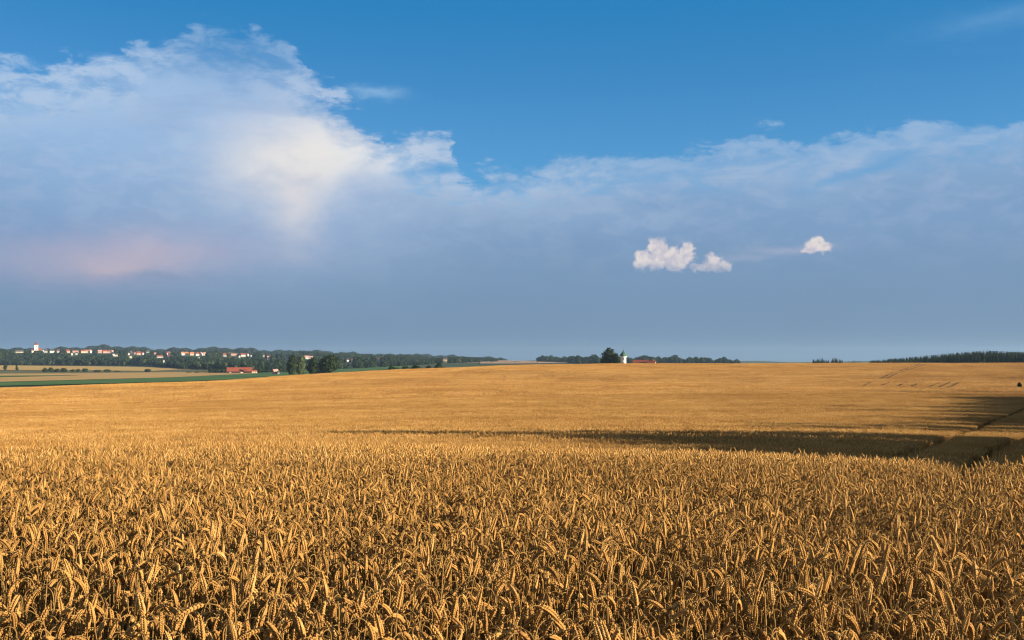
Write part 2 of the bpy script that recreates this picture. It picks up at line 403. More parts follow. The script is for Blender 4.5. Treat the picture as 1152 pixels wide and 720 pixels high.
def build_ground():
    ths = np.unique(np.concatenate([np.radians(np.arange(-180, -40, 5.0)), np.radians(np.arange(-40, 40.01, .75)), np.radians(np.arange(45, 181, 5.0))]))
    ds = np.concatenate([[0], np.exp(np.linspace(math.log(.6), math.log(8000), 180))])
    T, Dd = np.meshgrid(ths, ds, indexing='ij')
    X = Dd * np.sin(T); Y = Dd * np.cos(T); Z = HG(X, Y)
    v = np.stack([X, Y, Z], -1).reshape(-1, 3); n = len(ds)
    f = [(i * n + j, i * n + j + 1, (i + 1) * n + j + 1, (i + 1) * n + j) for i in range(len(ths) - 1) for j in range(n - 1)]
    me = bpy.data.meshes.new('ground'); me.from_pydata(v.tolist(), [], f); me.materials.append(ground_mat())
    me.polygons.foreach_set('use_smooth', [True] * len(f)); me.update()
    tag(link('ground', me), kind='structure')
build_ground()

def strip(name, bottom, top, mat, dmin, lift=.4, n=60, k=14, label=None):
    """a field lying on the plain, its near and far edge given along the terrain"""
    bx = np.linspace(bottom[0][0], bottom[-1][0], n)
    mb = MB(); vs = []
    for x in bx:
        yb = np.interp(x, *zip(*bottom)); yt = np.interp(x, *zip(*top))
        dm = max(dmin, crest((x - 576) / F) + 45)
        _, _, d0 = at(x, yb, dm); _, _, d1 = at(x, yt, dm)
        r = ray(x, yb); r = r / math.hypot(r[0], r[1])
        for q in np.linspace(0, 1, k):
            d = d0 + (max(d1, d0 + .5) - d0) * q
            vs.append((r[0] * d, r[1] * d, float(HG(r[0] * d, r[1] * d)) + lift))
    mb.add(vs, [(i * k + j, i * k + j + 1, (i + 1) * k + j + 1, (i + 1) * k + j) for i in range(n - 1) for j in range(k - 1)])
    tag(link(name, mb.mesh(name, [mat], True)), kind='structure')
M_GREEN = noisy('meadow_green', (.05, .11, .024), (.08, .155, .034), .03)
M_OLIVE = noisy('meadow_olive', (.085, .095, .035), (.14, .13, .05), .02, stretch=(1, 4, 1))
M_TAN = noisy('stubble_tan', (.36, .22, .075), (.48, .31, .105), .02, stretch=(1, 4, 1))
M_GOLD = noisy('stubble_gold', (.42, .26, .07), (.50, .34, .10), .02, stretch=(1, 4, 1))
M_PINK = noisy('stubble_pale', (.32, .21, .12), (.40, .27, .16), .02)
strip('near_meadow', [(-60, 436), (0, 435), (200, 430), (300, 426), (400, 418), (470, 414)], [(-60, 431), (0, 430.6), (200, 425), (300, 419.5), (400, 413.5), (470, 411)], M_GREEN, 400, .5)
strip('stubble_field', [(-60, 431), (0, 430.6), (200, 425), (290, 420.4)], [(-60, 425.5), (0, 425), (200, 420.2), (290, 419.8)], M_TAN, 450, .7)
strip('green_verge', [(-60, 425.8), (0, 425.2), (90, 423.2)], [(-60, 423.6), (0, 423.6), (90, 423.1)], M_GREEN, 500, 1.0)
strip('stubble_field', [(-60, 423.6), (0, 423.6), (90, 423.0), (200, 420.5), (240, 419.4)], [(-60, 421), (0, 420.8), (90, 420.2), (200, 419), (240, 419.2)], M_TAN, 500, .6)
strip('pasture', [(-60, 421), (0, 420.8), (90, 420.2), (200, 419), (262, 418.3)], [(-60, 417.6), (0, 417.2), (90, 417.2), (200, 416.4), (262, 416.6)], M_OLIVE, 500, .7)
strip('ripe_field', [(-60, 417.4), (0, 417.0), (90, 417.2), (170, 418), (205, 416.3)], [(-60, 411.5), (0, 411.5), (90, 412.2), (170, 413.6), (205, 416)], M_GOLD, 600, 1.0)
strip('pale_field', [(540, 409.6), (576, 409.6), (640, 409)], [(540, 405.6), (576, 405.8), (640, 406.8)], M_PINK, 1300, 1.0)

# ------------------------------------------------------------------ wheat
def stalk_path(rs, h, nod, lean, arc):
    """centre line of a stalk: stem points, then ear points"""
    el_ = rs.uniform(.058, .082); n_ped = 9
    segs = [(h - arc * .55, 5)]
    phi = lean; p = np.array([0, 0, 0.]); pts = [p.copy()]
    for i in range(4): p = p + (h - arc * .45) / 4 * np.array([math.sin(phi * (i / 4)), 0, math.cos(phi * (i / 4))]); pts.append(p.copy())
    for i in range(n_ped):
        q = (i + 1) / n_ped; ph = phi + (nod - phi) * (q ** 1.3)
        p = p + arc / n_ped * np.array([math.sin(ph), 0, math.cos(ph)]); pts.append(p.copy())
    ear = [p.copy()]; ph1 = nod
    ex = min(nod + rs.uniform(.5, 1.4), R(rs.uniform(165, 190))) if nod > .6 else nod + .15
    for i in range(9):
        ph = ph1 + (ex - ph1) * (i + 1) / 9
        p = p + el_ / 9 * np.array([math.sin(ph), 0, math.cos(ph)]); ear.append(p.copy())
    return np.array(pts), np.array(ear)
def floret(mb, c, d, n, L, W, tint):
    """a plump pointed husk"""
    d = d / np.linalg.norm(d); n = n - d * n.dot(d); n /= np.linalg.norm(n); b = np.cross(d, n)
    vs = [c]; prof_ = [(.18, .72), (.45, 1.0), (.75, .66)]
    for q, w_ in prof_:
        for a in range(5):
            an = 2 * math.pi * a / 5 + .3
            vs.append(c + d * L * q + (math.cos(an) * n * .8 + math.sin(an) * b) * W * w_ * .5)
    vs.append(c + d * L * 1.12)
    fs = [(0, 1 + (a + 1) % 5, 1 + a) for a in range(5)]
    for k in range(2): fs += [(1 + k * 5 + a, 1 + k * 5 + (a + 1) % 5, 1 + (k + 1) * 5 + (a + 1) % 5, 1 + (k + 1) * 5 + a) for a in range(5)]
    fs += [(11 + a, 11 + (a + 1) % 5, 16) for a in range(5)]
    mb.add(vs, fs, 0, tint)
def make_ear(rs, ear, tint):
    mb = MB(); k = 19; s = np.linspace(0, 1, k); idx = np.linspace(0, len(ear) - 1, k)
    P = np.stack([np.interp(idx, range(len(ear)), ear[:, i]) for i in range(3)], 1)
    T = np.gradient(P, axis=0); T /= np.linalg.norm(T, axis=1)[:, None]
    tw = rs.uniform(0, math.pi); side = np.array([0, 1., 0])
    mb.tube(P, [.0018] * k, 4, 0, tint)
    for i in range(k):
        N0 = side; B0 = np.cross(T[i], N0); an = tw + (0 if i % 2 else math.pi) + s[i] * .5
        taper = .72 + .42 * math.sin(math.pi * min(1, s[i] * 1.05 + .10)) if s[i] < .9 else .72
        for da in (-.62, .62):
            o = math.cos(an + da) * N0 + math.sin(an + da) * B0
            L = .0125 * taper * rs.uniform(.9, 1.12) * .92
            floret(mb, P[i] + o * .0018, T[i] * 1.0 + o * .52, o, L, .0079 * taper, tint + rs.uniform(-.16, .16))
            if rs.random() < .5:
                a0 = P[i] + o * .0018 + (T[i] + o * .52) / 1.13 * L; a1 = a0 + (T[i] * 1.0 + o * .35) * rs.uniform(.004, .011)
                q = np.cross(T[i], o) * .0006
                mb.add([a0 - q, a0 + q, a1], [(0, 1, 2)], 0, tint + .25)
    floret(mb, P[-1], T[-1], N0, .011, .006, tint)
    return mb
def make_stem(pts, tint, r=.0017):
    mb = MB(); n_ = len(pts); mb.tube(pts, np.linspace(r * 1.25, r * .8, n_), 5, 1, tint, cap=False); return mb
def make_leaf(rs, pts, tint, at_z=None):
    mb = MB(); k = 8
    i = rs.integers(2, 4); base = pts[i] * 1.0; a = rs.uniform(0, 2 * math.pi); L = rs.uniform(.12, .26)
    dv = np.array([math.cos(a), math.sin(a), 0]); sv = np.array([-math.sin(a), math.cos(a), 0])
    ph = rs.uniform(.2, .7); p = base; vs = []; drop = rs.uniform(1.6, 2.6)
    for j in range(k):
        q = j / (k - 1); w_ = .0048 * (1 - q) ** .6 * (1 + .3 * math.sin(q * 9)) + .0004
        tw = q * rs.uniform(.5, 2.2); s2 = sv * math.cos(tw) + np.array([0, 0, 1]) * math.sin(tw)
        vs += [p - s2 * w_, p + s2 * w_]
        an = ph + drop * q; p = p + L / k * (dv * math.sin(an) + np.array([0, 0, math.cos(an)]))
    mb.add(vs, [(2 * j, 2 * j + 1, 2 * j + 3, 2 * j + 2) for j in range(k - 1)], 2, tint)
    return mb
WM = [M_EAR, M_STEM, M_LEAF]
protos = []          # (ear mesh, stem mesh, leaf mesh, joined mesh)
rs = np.random.default_rng(3)
for i in range(18):
    kind = (i * 5) % 14
    nod = R(rs.uniform(105, 165)) if kind < 11 else (R(rs.uniform(85, 115)) if kind < 13 else R(rs.uniform(12, 45)))
    arc = rs.uniform(.045, .11) if kind < 13 else .05
    h = .93 + rs.uniform(-.05, .035)
    pts, ear = stalk_path(rs, h, nod, R(rs.uniform(0, 12)), arc)
    tint = rs.uniform(.3, .75)
    e, s_, l = make_ear(rs, ear, tint), make_stem(pts, rs.uniform(.3, .8)), make_leaf(rs, pts, rs.uniform(.2, .8))
    j = MB(); j.merge(s_); j.merge(e)
    if i % 2 == 0: j.merge(l)
    protos.append((e.mesh('ear', WM, True), s_.mesh('stem', WM, True), l.mesh('leaf', WM), j.mesh('stalk', WM, True)))

def lowpoly_patch(rs, size, count, ear_l, ear_w, h0, bands, stems, jitter=.06):
    """a square of crop: many nodding ears on straws"""
    mb = MB()
    for _ in range(count):
        x, y = rs.uniform(-size / 2, size / 2, 2); a = rs.uniform(0, 2 * math.pi); c, s = math.cos(a), math.sin(a)
        h = h0 + rs.normal(0, jitter * .5); nod = R(rs.choice([rs.uniform(125, 165), rs.uniform(80, 120), rs.uniform(5, 40)], p=[.72, .16, .12]))
        p = np.array([x, y, h - ear_l * .4]); ph = .1; pts = [p.copy()]
        st = ear_l * .55; nn = bands
        for i in range(nn):
            ph = .1 + (nod - .1) * (i + 1) / nn
            p = p + st * 1.1 / nn * np.array([c * math.sin(ph), s * math.sin(ph), math.cos(ph)]); pts.append(p.copy())
        tt = rs.uniform(.15, .95)
        if stems: mb.tube([(x, y, h - stems), pts[0]] + pts[1:], .0022 * (ear_w / .012), 3, 1, rs.uniform(.2, .9), cap=False)
        ep = [p.copy()]
        for i in range(3):
            ph += .30 if nod > 1 else .1; p = p + ear_l / 3 * np.array([c * math.sin(ph), s * math.sin(ph), math.cos(ph)]); ep.append(p.copy())
        mb.tube(ep, [ear_w * .38, ear_w * .55, ear_w * .5, ear_w * .15], 4, 0, tt, cap=False)
    return mb
variants = [p[3] for p in protos]
NB0 = len(variants)
for i in range(5): variants.append(lowpoly_patch(rs, .62, 135, .080, .0128, .93, 4, .55).mesh('wheat_b', WM, True))
NC0 = len(variants)
for i in range(4): variants.append(lowpoly_patch(rs, 2.2, 900, .13, .022, .93, 2, .40, .08).mesh('wheat_c', WM, True))
ND0 = len(variants)
for i in range(3): variants.append(lowpoly_patch(rs, 6.4, 1700, .26, .06, .92, 1, 0, .10).mesh('wheat_d', WM, True))

# wheel tracks: ground lines (x, y) left without crop
def trk(pts, h=CROP): return [at(px, py, dm, 700, h)[:2] for px, py, dm in pts]
TRACKS = [trk([(1290, 440, 60), (1152, 459, 40), (1118, 472, 30), (1075, 489, 25), (1045, 500, 22), (1000, 513, 18)]),
          trk([(1300, 452, 60), (1152, 490, 25), (1118, 505, 20), (1092, 520, 8), (1075, 533, 8)])]
FAR = [[(1042, 409.6, 450), (1020, 417, 300), (998, 426, 250)], [(1036, 409.4, 450), (1014, 417, 300), (990, 426.5, 250)],
       [(980, 430.2, 200), (971, 435.3, 150)], [(1001, 430.6, 200), (992, 433.8, 150)], [(1020, 430.2, 200), (1009, 435.2, 150)], [(1036, 430.8, 200), (1026, 434.8, 150)],
       [(1058, 430.4, 200), (1046, 435.6, 150)], [(1069, 430.2, 200), (1056, 436.6, 150)], [(1079, 430.4, 200), (1066, 437.2, 150)]]
def seg_dist(x, y, line):
    best = np.full(np.shape(x), 1e9)
    for (ax, ay), (bx, by) in zip(line[:-1], line[1:]):
        dx, dy = bx - ax, by - ay; q = np.clip(((x - ax) * dx + (y - ay) * dy) / (dx * dx + dy * dy), 0, 1)
        best = np.minimum(best, np.hypot(x - ax - q * dx, y - ay - q * dy))
    return best
def on_track(x, y, w_):
    m_ = np.zeros(np.shape(x), bool)
    for l in TRACKS: m_ |= seg_dist(x, y, l) < w_
    return m_

P, VA, RO, SC = [], [], [], []
front = []
UM = .62                                     # half width of the sown view, in tan units
def jgrid(y0, y1, st, margin):
    ys = np.arange(y0, y1, st); xs = np.arange(-(UM * y1 + margin), UM * y1 + margin, st)
    X, Y = np.meshgrid(xs, ys); X = X.ravel(); Y = Y.ravel()
    k = np.abs(X) < UM * Y + margin; return X[k], Y[k]
# near stalks
X, Y = jgrid(1.2, 12.5, .040, 1.6)
X = X + rng.uniform(-.03, .03, len(X)); Y = Y + rng.uniform(-.03, .03, len(Y))
# gaps: drilled crop has thin places
gap = np.sin(X * 5.1 + 1.3 * np.sin(Y * 3.7)) * np.sin(Y * 4.3 + 1.1 * np.sin(X * 2.9)) + .5 * np.sin(X * 11.3 + Y * 7.9)
keep = (rng.random(len(X)) < np.where(gap > .55, .45, .93)) & ~on_track(X, Y, .22)
X, Y = X[keep], Y[keep]
Z = HG(X, Y)
hn = .5 * np.sin(X * 2.3 + Y * 1.1) + .5 * np.sin(X * 4.9 - Y * 3.1 + 1)
S = .965 + .025 * hn + rng.normal(0, .045, len(X))
V = rng.integers(0, NB0, len(X)); A = rng.uniform(0, 2 * math.pi, len(X))
tilt = rng.normal(0, .06, (len(X), 2))
ang = np.abs(X) / Y
inv = (ang < .52) & (Y > 2.12)
order = np.argsort(np.where(inv, Y, 99))[:300]
isf = np.zeros(len(X), bool); isf[order] = True
for i in order: front.append((X[i], Y[i], Z[i], V[i], A[i], S[i], tilt[i]))
k = ~isf
P.append(np.stack([X, Y, Z], 1)[k]); VA.append(V[k]); RO.append(np.stack([tilt[:, 0], tilt[:, 1], A], 1)[k]); SC.append(S[k])
# patches, three rings
def ring(y0, y1, st, v0, v1, marg, tw, only=None):
    X, Y = jgrid(y0, y1, st, marg)
    X = X + rng.uniform(-st * .12, st * .12, len(X)); Y = Y + rng.uniform(-st * .12, st * .12, len(Y))
    d = np.hypot(X, Y); k = (d < crest(X / Y) + 15) & ~on_track(X, Y, tw)
    if only: k &= on_track(X, Y, only)
    X, Y = X[k], Y[k]; Z = HG(X, Y); e = st * .5
    gx = (HG(X + e, Y) - HG(X - e, Y)) / (2 * e); gy = (HG(X, Y + e) - HG(X, Y - e)) / (2 * e)
    P.append(np.stack([X, Y, Z], 1)); VA.append(rng.integers(v0, v1, len(X)))
    a = rng.integers(0, 4, len(X)) * (math.pi / 2) + rng.uniform(-.1, .1, len(X))
    ro = np.zeros((len(X), 3))
    for i in range(len(X)):
        n_ = Vector((-gx[i], -gy[i], 1)).normalized()
        q = Vector((0, 0, 1)).rotation_difference(n_) @ Euler((0, 0, a[i])).to_quaternion()
        ro[i] = q.to_euler()
    RO.append(ro); SC.append(rng.uniform(.92, .99, len(X)))
ring(12.2, 46, .56, NB0, NC0, 2, .42)
ring(45, 200, 2.05, NC0, ND0, 4, 2.6)
ring(45, 200, .56, NB0, NC0, 4, .48, 2.9)
ring(199, 640, 5.9, ND0, len(variants), 10, 1.2)
P = np.concatenate(P); VA = np.concatenate(VA); RO = np.concatenate(RO); SC = np.concatenate(SC)

def canopy():
    """the closed mass of straws under the ears, from 40 m on"""
    us = np.linspace(-.66, .66, 170); ds = np.exp(np.linspace(math.log(30), math.log(620), 150))
    vs = []; fs = []; n = len(ds); near = []
    for u in us:
        th = math.atan(u); lim = crest(u) + 14
        for d in ds:
            d = min(d, lim); x, y = d * math.sin(th), d * math.cos(th)
            on = float(np.minimum(seg_dist(np.array(x), np.array(y), TRACKS[0]), seg_dist(np.array(x), np.array(y), TRACKS[1])))
            vs.append((x, y, float(HG(x, y)) + (.55 + .22 * min(1, max(0, (d - 60) / 150))) ))
            near.append(on < .7)
    fs = [(i * n + j, i * n + j + 1, (i + 1) * n + j + 1, (i + 1) * n + j) for i in range(len(us) - 1) for j in range(n - 1)
          if not (near[i * n + j] or near[(i + 1) * n + j] or near[i * n + j + 1] or near[(i + 1) * n + j + 1])]
    return vs, fs
def scatter_object(name, verts, faces, face_mat, P, VA, RO, SC, var_meshes, names):
    """one object: its own mesh plus instances of the variants on its loose points"""
    nb = len(verts)
    me = bpy.data.meshes.new(name)
    me.from_pydata([tuple(v) for v in verts] + P.tolist(), [], faces)
    if face_mat: me.materials.append(face_mat)
    me.polygons.foreach_set('use_smooth', [True] * len(faces))
    a = me.attributes.new('variant', 'INT', 'POINT'); a.data.foreach_set('value', np.concatenate([np.full(nb, -1), VA]).astype(np.int32))
    a = me.attributes.new('turn', 'FLOAT_VECTOR', 'POINT'); a.data.foreach_set('vector', np.concatenate([np.zeros((nb, 3)), RO]).astype(np.float32).ravel())
    a = me.attributes.new('size', 'FLOAT', 'POINT'); a.data.foreach_set('value', np.concatenate([np.ones(nb), SC]).astype(np.float32))
    a = me.attributes.new('tint', 'FLOAT', 'POINT'); a.data.foreach_set('value', np.full(nb + len(P), .5).astype(np.float32))
    me.update(); ob = link(name, me)
    ng = bpy.data.node_groups.new(name, 'GeometryNodeTree')
    ng.interface.new_socket('Geometry', in_out='INPUT', socket_type='NodeSocketGeometry')
    ng.interface.new_socket('Geometry', in_out='OUTPUT', socket_type='NodeSocketGeometry')
    N, L = ng.nodes, ng.links
    gi, go, jn = N.new('NodeGroupInput'), N.new('NodeGroupOutput'), N.new('GeometryNodeJoinGeometry')
    def attr(nm, ty):
        n_ = N.new('GeometryNodeInputNamedAttribute'); n_.data_type = ty; n_.inputs['Name'].default_value = nm; return n_.outputs[0]
    va, ro, sc = attr('variant', 'INT'), attr('turn', 'FLOAT_VECTOR'), attr('size', 'FLOAT')
    er = N.new('FunctionNodeEulerToRotation'); L.new(ro, er.inputs[0])
    for k, vm in enumerate(var_meshes):
        src = bpy.data.objects.new(names, vm)
        oi = N.new('GeometryNodeObjectInfo'); oi.inputs['Object'].default_value = src; oi.transform_space = 'ORIGINAL'
        oi.inputs['As Instance'].default_value = True
        cp = N.new('FunctionNodeCompare'); cp.data_type = 'INT'; cp.operation = 'EQUAL'
        L.new(va, cp.inputs[2]); cp.inputs[3].default_value = k
        ip = N.new('GeometryNodeInstanceOnPoints'); L.new(gi.outputs[0], ip.inputs['Points'])
        L.new(cp.outputs[0], ip.inputs['Selection']); L.new(oi.outputs['Geometry'], ip.inputs['Instance'])
        L.new(er.outputs[0], ip.inputs['Rotation']); L.new(sc, ip.inputs['Scale'])
        L.new(ip.outputs[0], jn.inputs[0])
    if faces: L.new(gi.outputs[0], jn.inputs[0])
    L.new(jn.outputs[0], go.inputs[0])
    md = ob.modifiers.new('scatter', 'NODES'); md.node_group = ng
    return ob
cvs, cfs = canopy()
wf = scatter_object('wheat', cvs, cfs, M_CANOPY, P, VA, RO, SC, variants, 'wheat_source')
tag(wf, 'golden ripe wheat crop covering the whole field up to the crest', 'wheat', kind='stuff')
print('wheat points', len(P))

# the nearest stalks, one thing each
WL = "ripe golden wheat stalk in the nearest row along the photo's bottom edge"
for (x, y, z, v, a, s, tl) in front:
    o = thing('wheat_stalk', WL, 'wheat stalk', (x, y, z), 0, 'nearest wheat stalks along the lower edge of the field')
    o.rotation_euler = (tl[0], tl[1], a); o.scale = (s, s, s)
    e, s_, l, _ = protos[v]
    link('stem', s_, o); link('ear', e, o)
    if v % 2 == 0: link('leaf', l, o)

mb = MB(); vs = []
for q in np.linspace(0, 1, 60):
    yy = -5 + 420 * q
    for e_ in (.645 * max(yy, 0) + 4.5, .645 * max(yy, 0) + 18, .645 * max(yy, 0) + 34, .645 * max(yy, 0) + 60): vs.append((e_, yy, float(HG(e_, yy)) + .06))
mb.add(vs, [(4 * i + j, 4 * i + j + 1, 4 * i + j + 5, 4 * i + j + 4) for i in range(59) for j in range(3)])
tag(link('grass_verge', mb.mesh('grass_verge', [noisy('verge_grass', (.06, .085, .03), (.16, .15, .06), 1.2)])), kind='structure')
# far wheel tracks seen as dark lines in the rising field
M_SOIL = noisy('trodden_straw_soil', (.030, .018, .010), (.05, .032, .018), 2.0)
def track_strip(line, w_, h, name='wheel_track'):
    pts = []
    for (ax, ay), (bx, by) in zip(line[:-1], line[1:]):
        n = max(2, int(math.hypot(bx - ax, by - ay) / 2))
        pts += [(ax + (bx - ax) * i / n, ay + (by - ay) * i / n) for i in range(n)]
    pts.append(line[-1]); pts = np.array(pts); T = np.gradient(pts, axis=0); T /= np.linalg.norm(T, axis=1)[:, None]
    Nn = np.stack([-T[:, 1], T[:, 0]], 1); vs = []
    for p, n in zip(pts, Nn):
        for s in (-.5, .5): q = p + n * w_ * s; vs.append((q[0], q[1], float(HG(*q)) + h))
    mb = MB(); mb.add(vs, [(2 * i, 2 * i + 1, 2 * i + 3, 2 * i + 2) for i in range(len(pts) - 1)])
    tag(link(name, mb.mesh(name, [M_SOIL])), kind='structure')
for l in TRACKS: track_strip(l, .8, .12)
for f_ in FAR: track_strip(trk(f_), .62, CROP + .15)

# ------------------------------------------------------------------ trees
def leaf_mat(name, c1, c2, tr=.2):
    m_, g, b, t = new_mat(name, .8)
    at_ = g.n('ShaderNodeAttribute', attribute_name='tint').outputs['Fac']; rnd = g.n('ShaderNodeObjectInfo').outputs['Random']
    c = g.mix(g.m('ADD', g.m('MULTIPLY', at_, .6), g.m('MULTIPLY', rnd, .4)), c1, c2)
    t.links.new(c, b.inputs['Base Color'])
    trn = g.n('ShaderNodeBsdfTranslucent'); t.links.new(c, trn.inputs[0]); ms = g.n('ShaderNodeMixShader'); ms.inputs[0].default_value = tr
    t.links.new(b.outputs[0], ms.inputs[1]); t.links.new(trn.outputs[0], ms.inputs[2]); t.links.new(ms.outputs[0], t.nodes['Material Output'].inputs[0])
    return m_
M_FOL = leaf_mat('foliage', (.020, .038, .012), (.055, .090, .028))
M_FOLD = leaf_mat('foliage_dark', (.016, .028, .010), (.034, .055, .018))
M_WOODF = leaf_mat('foliage_wood', (.012, .026, .014), (.034, .060, .026))
M_WOODD = leaf_mat('foliage_wood_dark', (.008, .018, .010), (.020, .036, .018))
M_FOLP = leaf_mat('foliage_pale', (.05, .075, .03), (.10, .125, .055))
M_CON = leaf_mat('needles', (.010, .022, .010), (.022, .040, .016), .05)
M_BARK = noisy('bark', (.05, .035, .022), (.10, .07, .045), 6, bump=.4)
def crown_mb(rs, h, r, z0, blobs, leaves, lsize, flat=1.0):
    """uneven crown: leaf clumps through several overlapping lobes"""
    mb = MB(); lobes = []
    for i in range(blobs):
        q = rs.uniform(0, 1) if i else .55; a = rs.uniform(0, 2 * math.pi)
        rr = r * rs.uniform(.42, .62) * (1.0 if i else 1.25); zz = z0 + rr * .8 + q * max(0, (h - z0 - 1.9 * rr))
        off = (r - rr) * rs.uniform(.35, 1.0) * (1 - .5 * q) if i else 0
        lobes.append((off * math.cos(a), off * math.sin(a), zz, rr))
    tot = sum(l[3] ** 2 for l in lobes)
    for (x, y, z, rr) in lobes:
        n = max(6, int(leaves * rr * rr / tot)); tn = rs.uniform(.1, .9)
        # inner mass
        k = 7; m_ = 5; vs = [(x, y, z - rr * .66)]
        for i in range(1, m_):
            ph = math.pi * i / m_
            for j in range(k):
                w_ = rr * rs.uniform(.55, .8); an = 2 * math.pi * j / k
                vs.append((x + w_ * math.sin(ph) * math.cos(an), y + w_ * math.sin(ph) * math.sin(an), z - w_ * math.cos(ph) * flat))
        vs.append((x, y, z + rr * .66)); fs = [(0, 1 + (j + 1) % k, 1 + j) for j in range(k)]
        for i in range(m_ - 2): fs += [(1 + i * k + j, 1 + i * k + (j + 1) % k, 1 + (i + 1) * k + (j + 1) % k, 1 + (i + 1) * k + j) for j in range(k)]
        e_ = len(vs) - 1; fs += [(e_ - k + j, e_ - k + (j + 1) % k, e_) for j in range(k)]
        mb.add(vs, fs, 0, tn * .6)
        for _ in range(n):
            d = rs.normal(size=3); d /= np.linalg.norm(d); q = rr * rs.uniform(.62, 1.08); c = np.array([x, y, z]) + d * q * np.array([1, 1, flat])
            nrm = d + rs.normal(size=3) * .5; nrm /= np.linalg.norm(nrm); u = np.cross(nrm, rs.normal(size=3)); u /= np.linalg.norm(u); v = np.cross(nrm, u)
            s = lsize * rs.uniform(.6, 1.3)
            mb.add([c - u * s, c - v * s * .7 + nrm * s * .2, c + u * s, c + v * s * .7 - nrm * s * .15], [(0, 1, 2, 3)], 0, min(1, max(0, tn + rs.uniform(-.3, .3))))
    return mb
def trunk_mb(rs, h, r, z0):
    mb = MB(); top = z0 + (h - z0) * .6
    mb.tube([(0, 0, -.5), (r * .1, 0, z0 * .6), (0, r * .12, top)], [h * .032, h * .024, h * .008], 7)
    for i in range(5):
        a = rs.uniform(0, 2 * math.pi); z1 = z0 * rs.uniform(.8, 1.2) + (top - z0) * i / 6
        mb.tube([(0, 0, z1), (r * .35 * math.cos(a), r * .35 * math.sin(a), z1 + r * .35), (r * .7 * math.cos(a), r * .7 * math.sin(a), z1 + r * .8)], [h * .014, h * .009, h * .003], 5)
    return mb
def conifer_mb(rs, h, r):
    mb = MB(); mb.tube([(0, 0, -.5), (0, 0, h * .95)], [h * .016, h * .003], 5, 1)
    L = 15
    for i in range(L):
        q = i / (L - 1); z = h * (.08 + .90 * q); rr = r * (1 - q) ** .85 + .15; n = max(5, int(11 * (1 - q) + 4))
        for j in range(n):
            a = 2 * math.pi * j / n + rs.uniform(-.3, .3); R_ = rr * rs.uniform(.75, 1.15); w_ = R_ * .35 + .15
            c, s = math.cos(a), math.sin(a)
            mb.add([(0, 0, z + h * .05), (c * R_ * .6 - s * w_, s * R_ * .6 + c * w_, z - R_ * .12), (c * R_, s * R_, z - R_ * .38), (c * R_ * .6 + s * w_, s * R_ * .6 - c * w_, z - R_ * .12)],
                   [(0, 1, 2, 3)], 0, rs.uniform(.1, .9))
    return mb
rt = np.random.default_rng(21)
TREEN = {}
def tree(name, label, cat, px, pyb, pyt, wpx, d, mat, group=None, blobs=8, leaves=1600, z0f=.12, seed=None, trunk=True):
    """a broadleaf tree standing on the terrain at distance d"""
    r_ = ray(px, pyb); r_ = r_ / math.hypot(r_[0], r_[1]); x, y = r_[0] * d, r_[1] * d; z = float(HG(x, y))
    top = EYE + (ray(px, pyt)[2]) / math.hypot(*ray(px, pyt)[:2]) * d
    h = max(2.0, top - z); rad = wpx * .5 * y / F
    rs_ = np.random.default_rng(seed or rt.integers(1e6))
    o = thing(name, label, cat, (x, y, z), 0, group)
    z0 = h * z0f
    cm_ = crown_mb(rs_, h, rad, z0, blobs, leaves, max(.22, rad * .075)); zs = [v[2] for v in cm_.v]; k0, k1 = min(zs), max(zs)
    cm_.v = [(v[0], v[1], (z0 * .6 - .3) + (v[2] - k0) * (h - z0 * .6 + .3) / (k1 - k0)) for v in cm_.v]
    link('crown', cm_.mesh('crown', [mat]), o)
    if trunk: link('trunk', trunk_mb(rs_, h, rad, max(z0, .3)).mesh('trunk', [M_BARK]), o)
    return o

# beyond the meadow
T_ = tree
T_('round_tree', 'largest dark round tree, behind the crest of the wheat right of the red barn', 'tree', 370, 417, 398.5, 30, 900, M_FOLD, blobs=11, leaves=2600, z0f=.05)
T_('round_tree', 'dark tree touching the left side of the largest round tree behind the meadow', 'tree', 353, 417.5, 401.5, 21, 930, M_FOLD, blobs=8, z0f=.05)
T_('pale_tree', 'paler grey green tree between two dark trees right of the red barn', 'tree', 339.5, 417.5, 399.5, 15, 980, M_FOLP, blobs=9, z0f=.02)
T_('round_tree', 'dark dome shaped tree left of the pale grey green tree', 'tree', 329, 418, 397.8, 17, 1000, M_FOLD, blobs=8, z0f=.05)
T_('skyline_tree', 'small lone tree rising above the village skyline over the red barn', 'tree', 245, 399.5, 393.6, 5.2, 3220, M_FOLD, blobs=5, leaves=300, z0f=.35)
T_('field_tree', 'round dark tree at the far left of the golden strip', 'tree', 6, 415.6, 408.5, 6.5, 1720, M_FOLD, group='trees and bushes on the golden strip', blobs=6, leaves=600, z0f=.02)
T_('field_tree', 'round dark tree, second from the left on the golden strip', 'tree', 19, 415.6, 409.6, 5.2, 1720, M_FOLD, group='trees and bushes on the golden strip', blobs=6, leaves=600, z0f=.02)
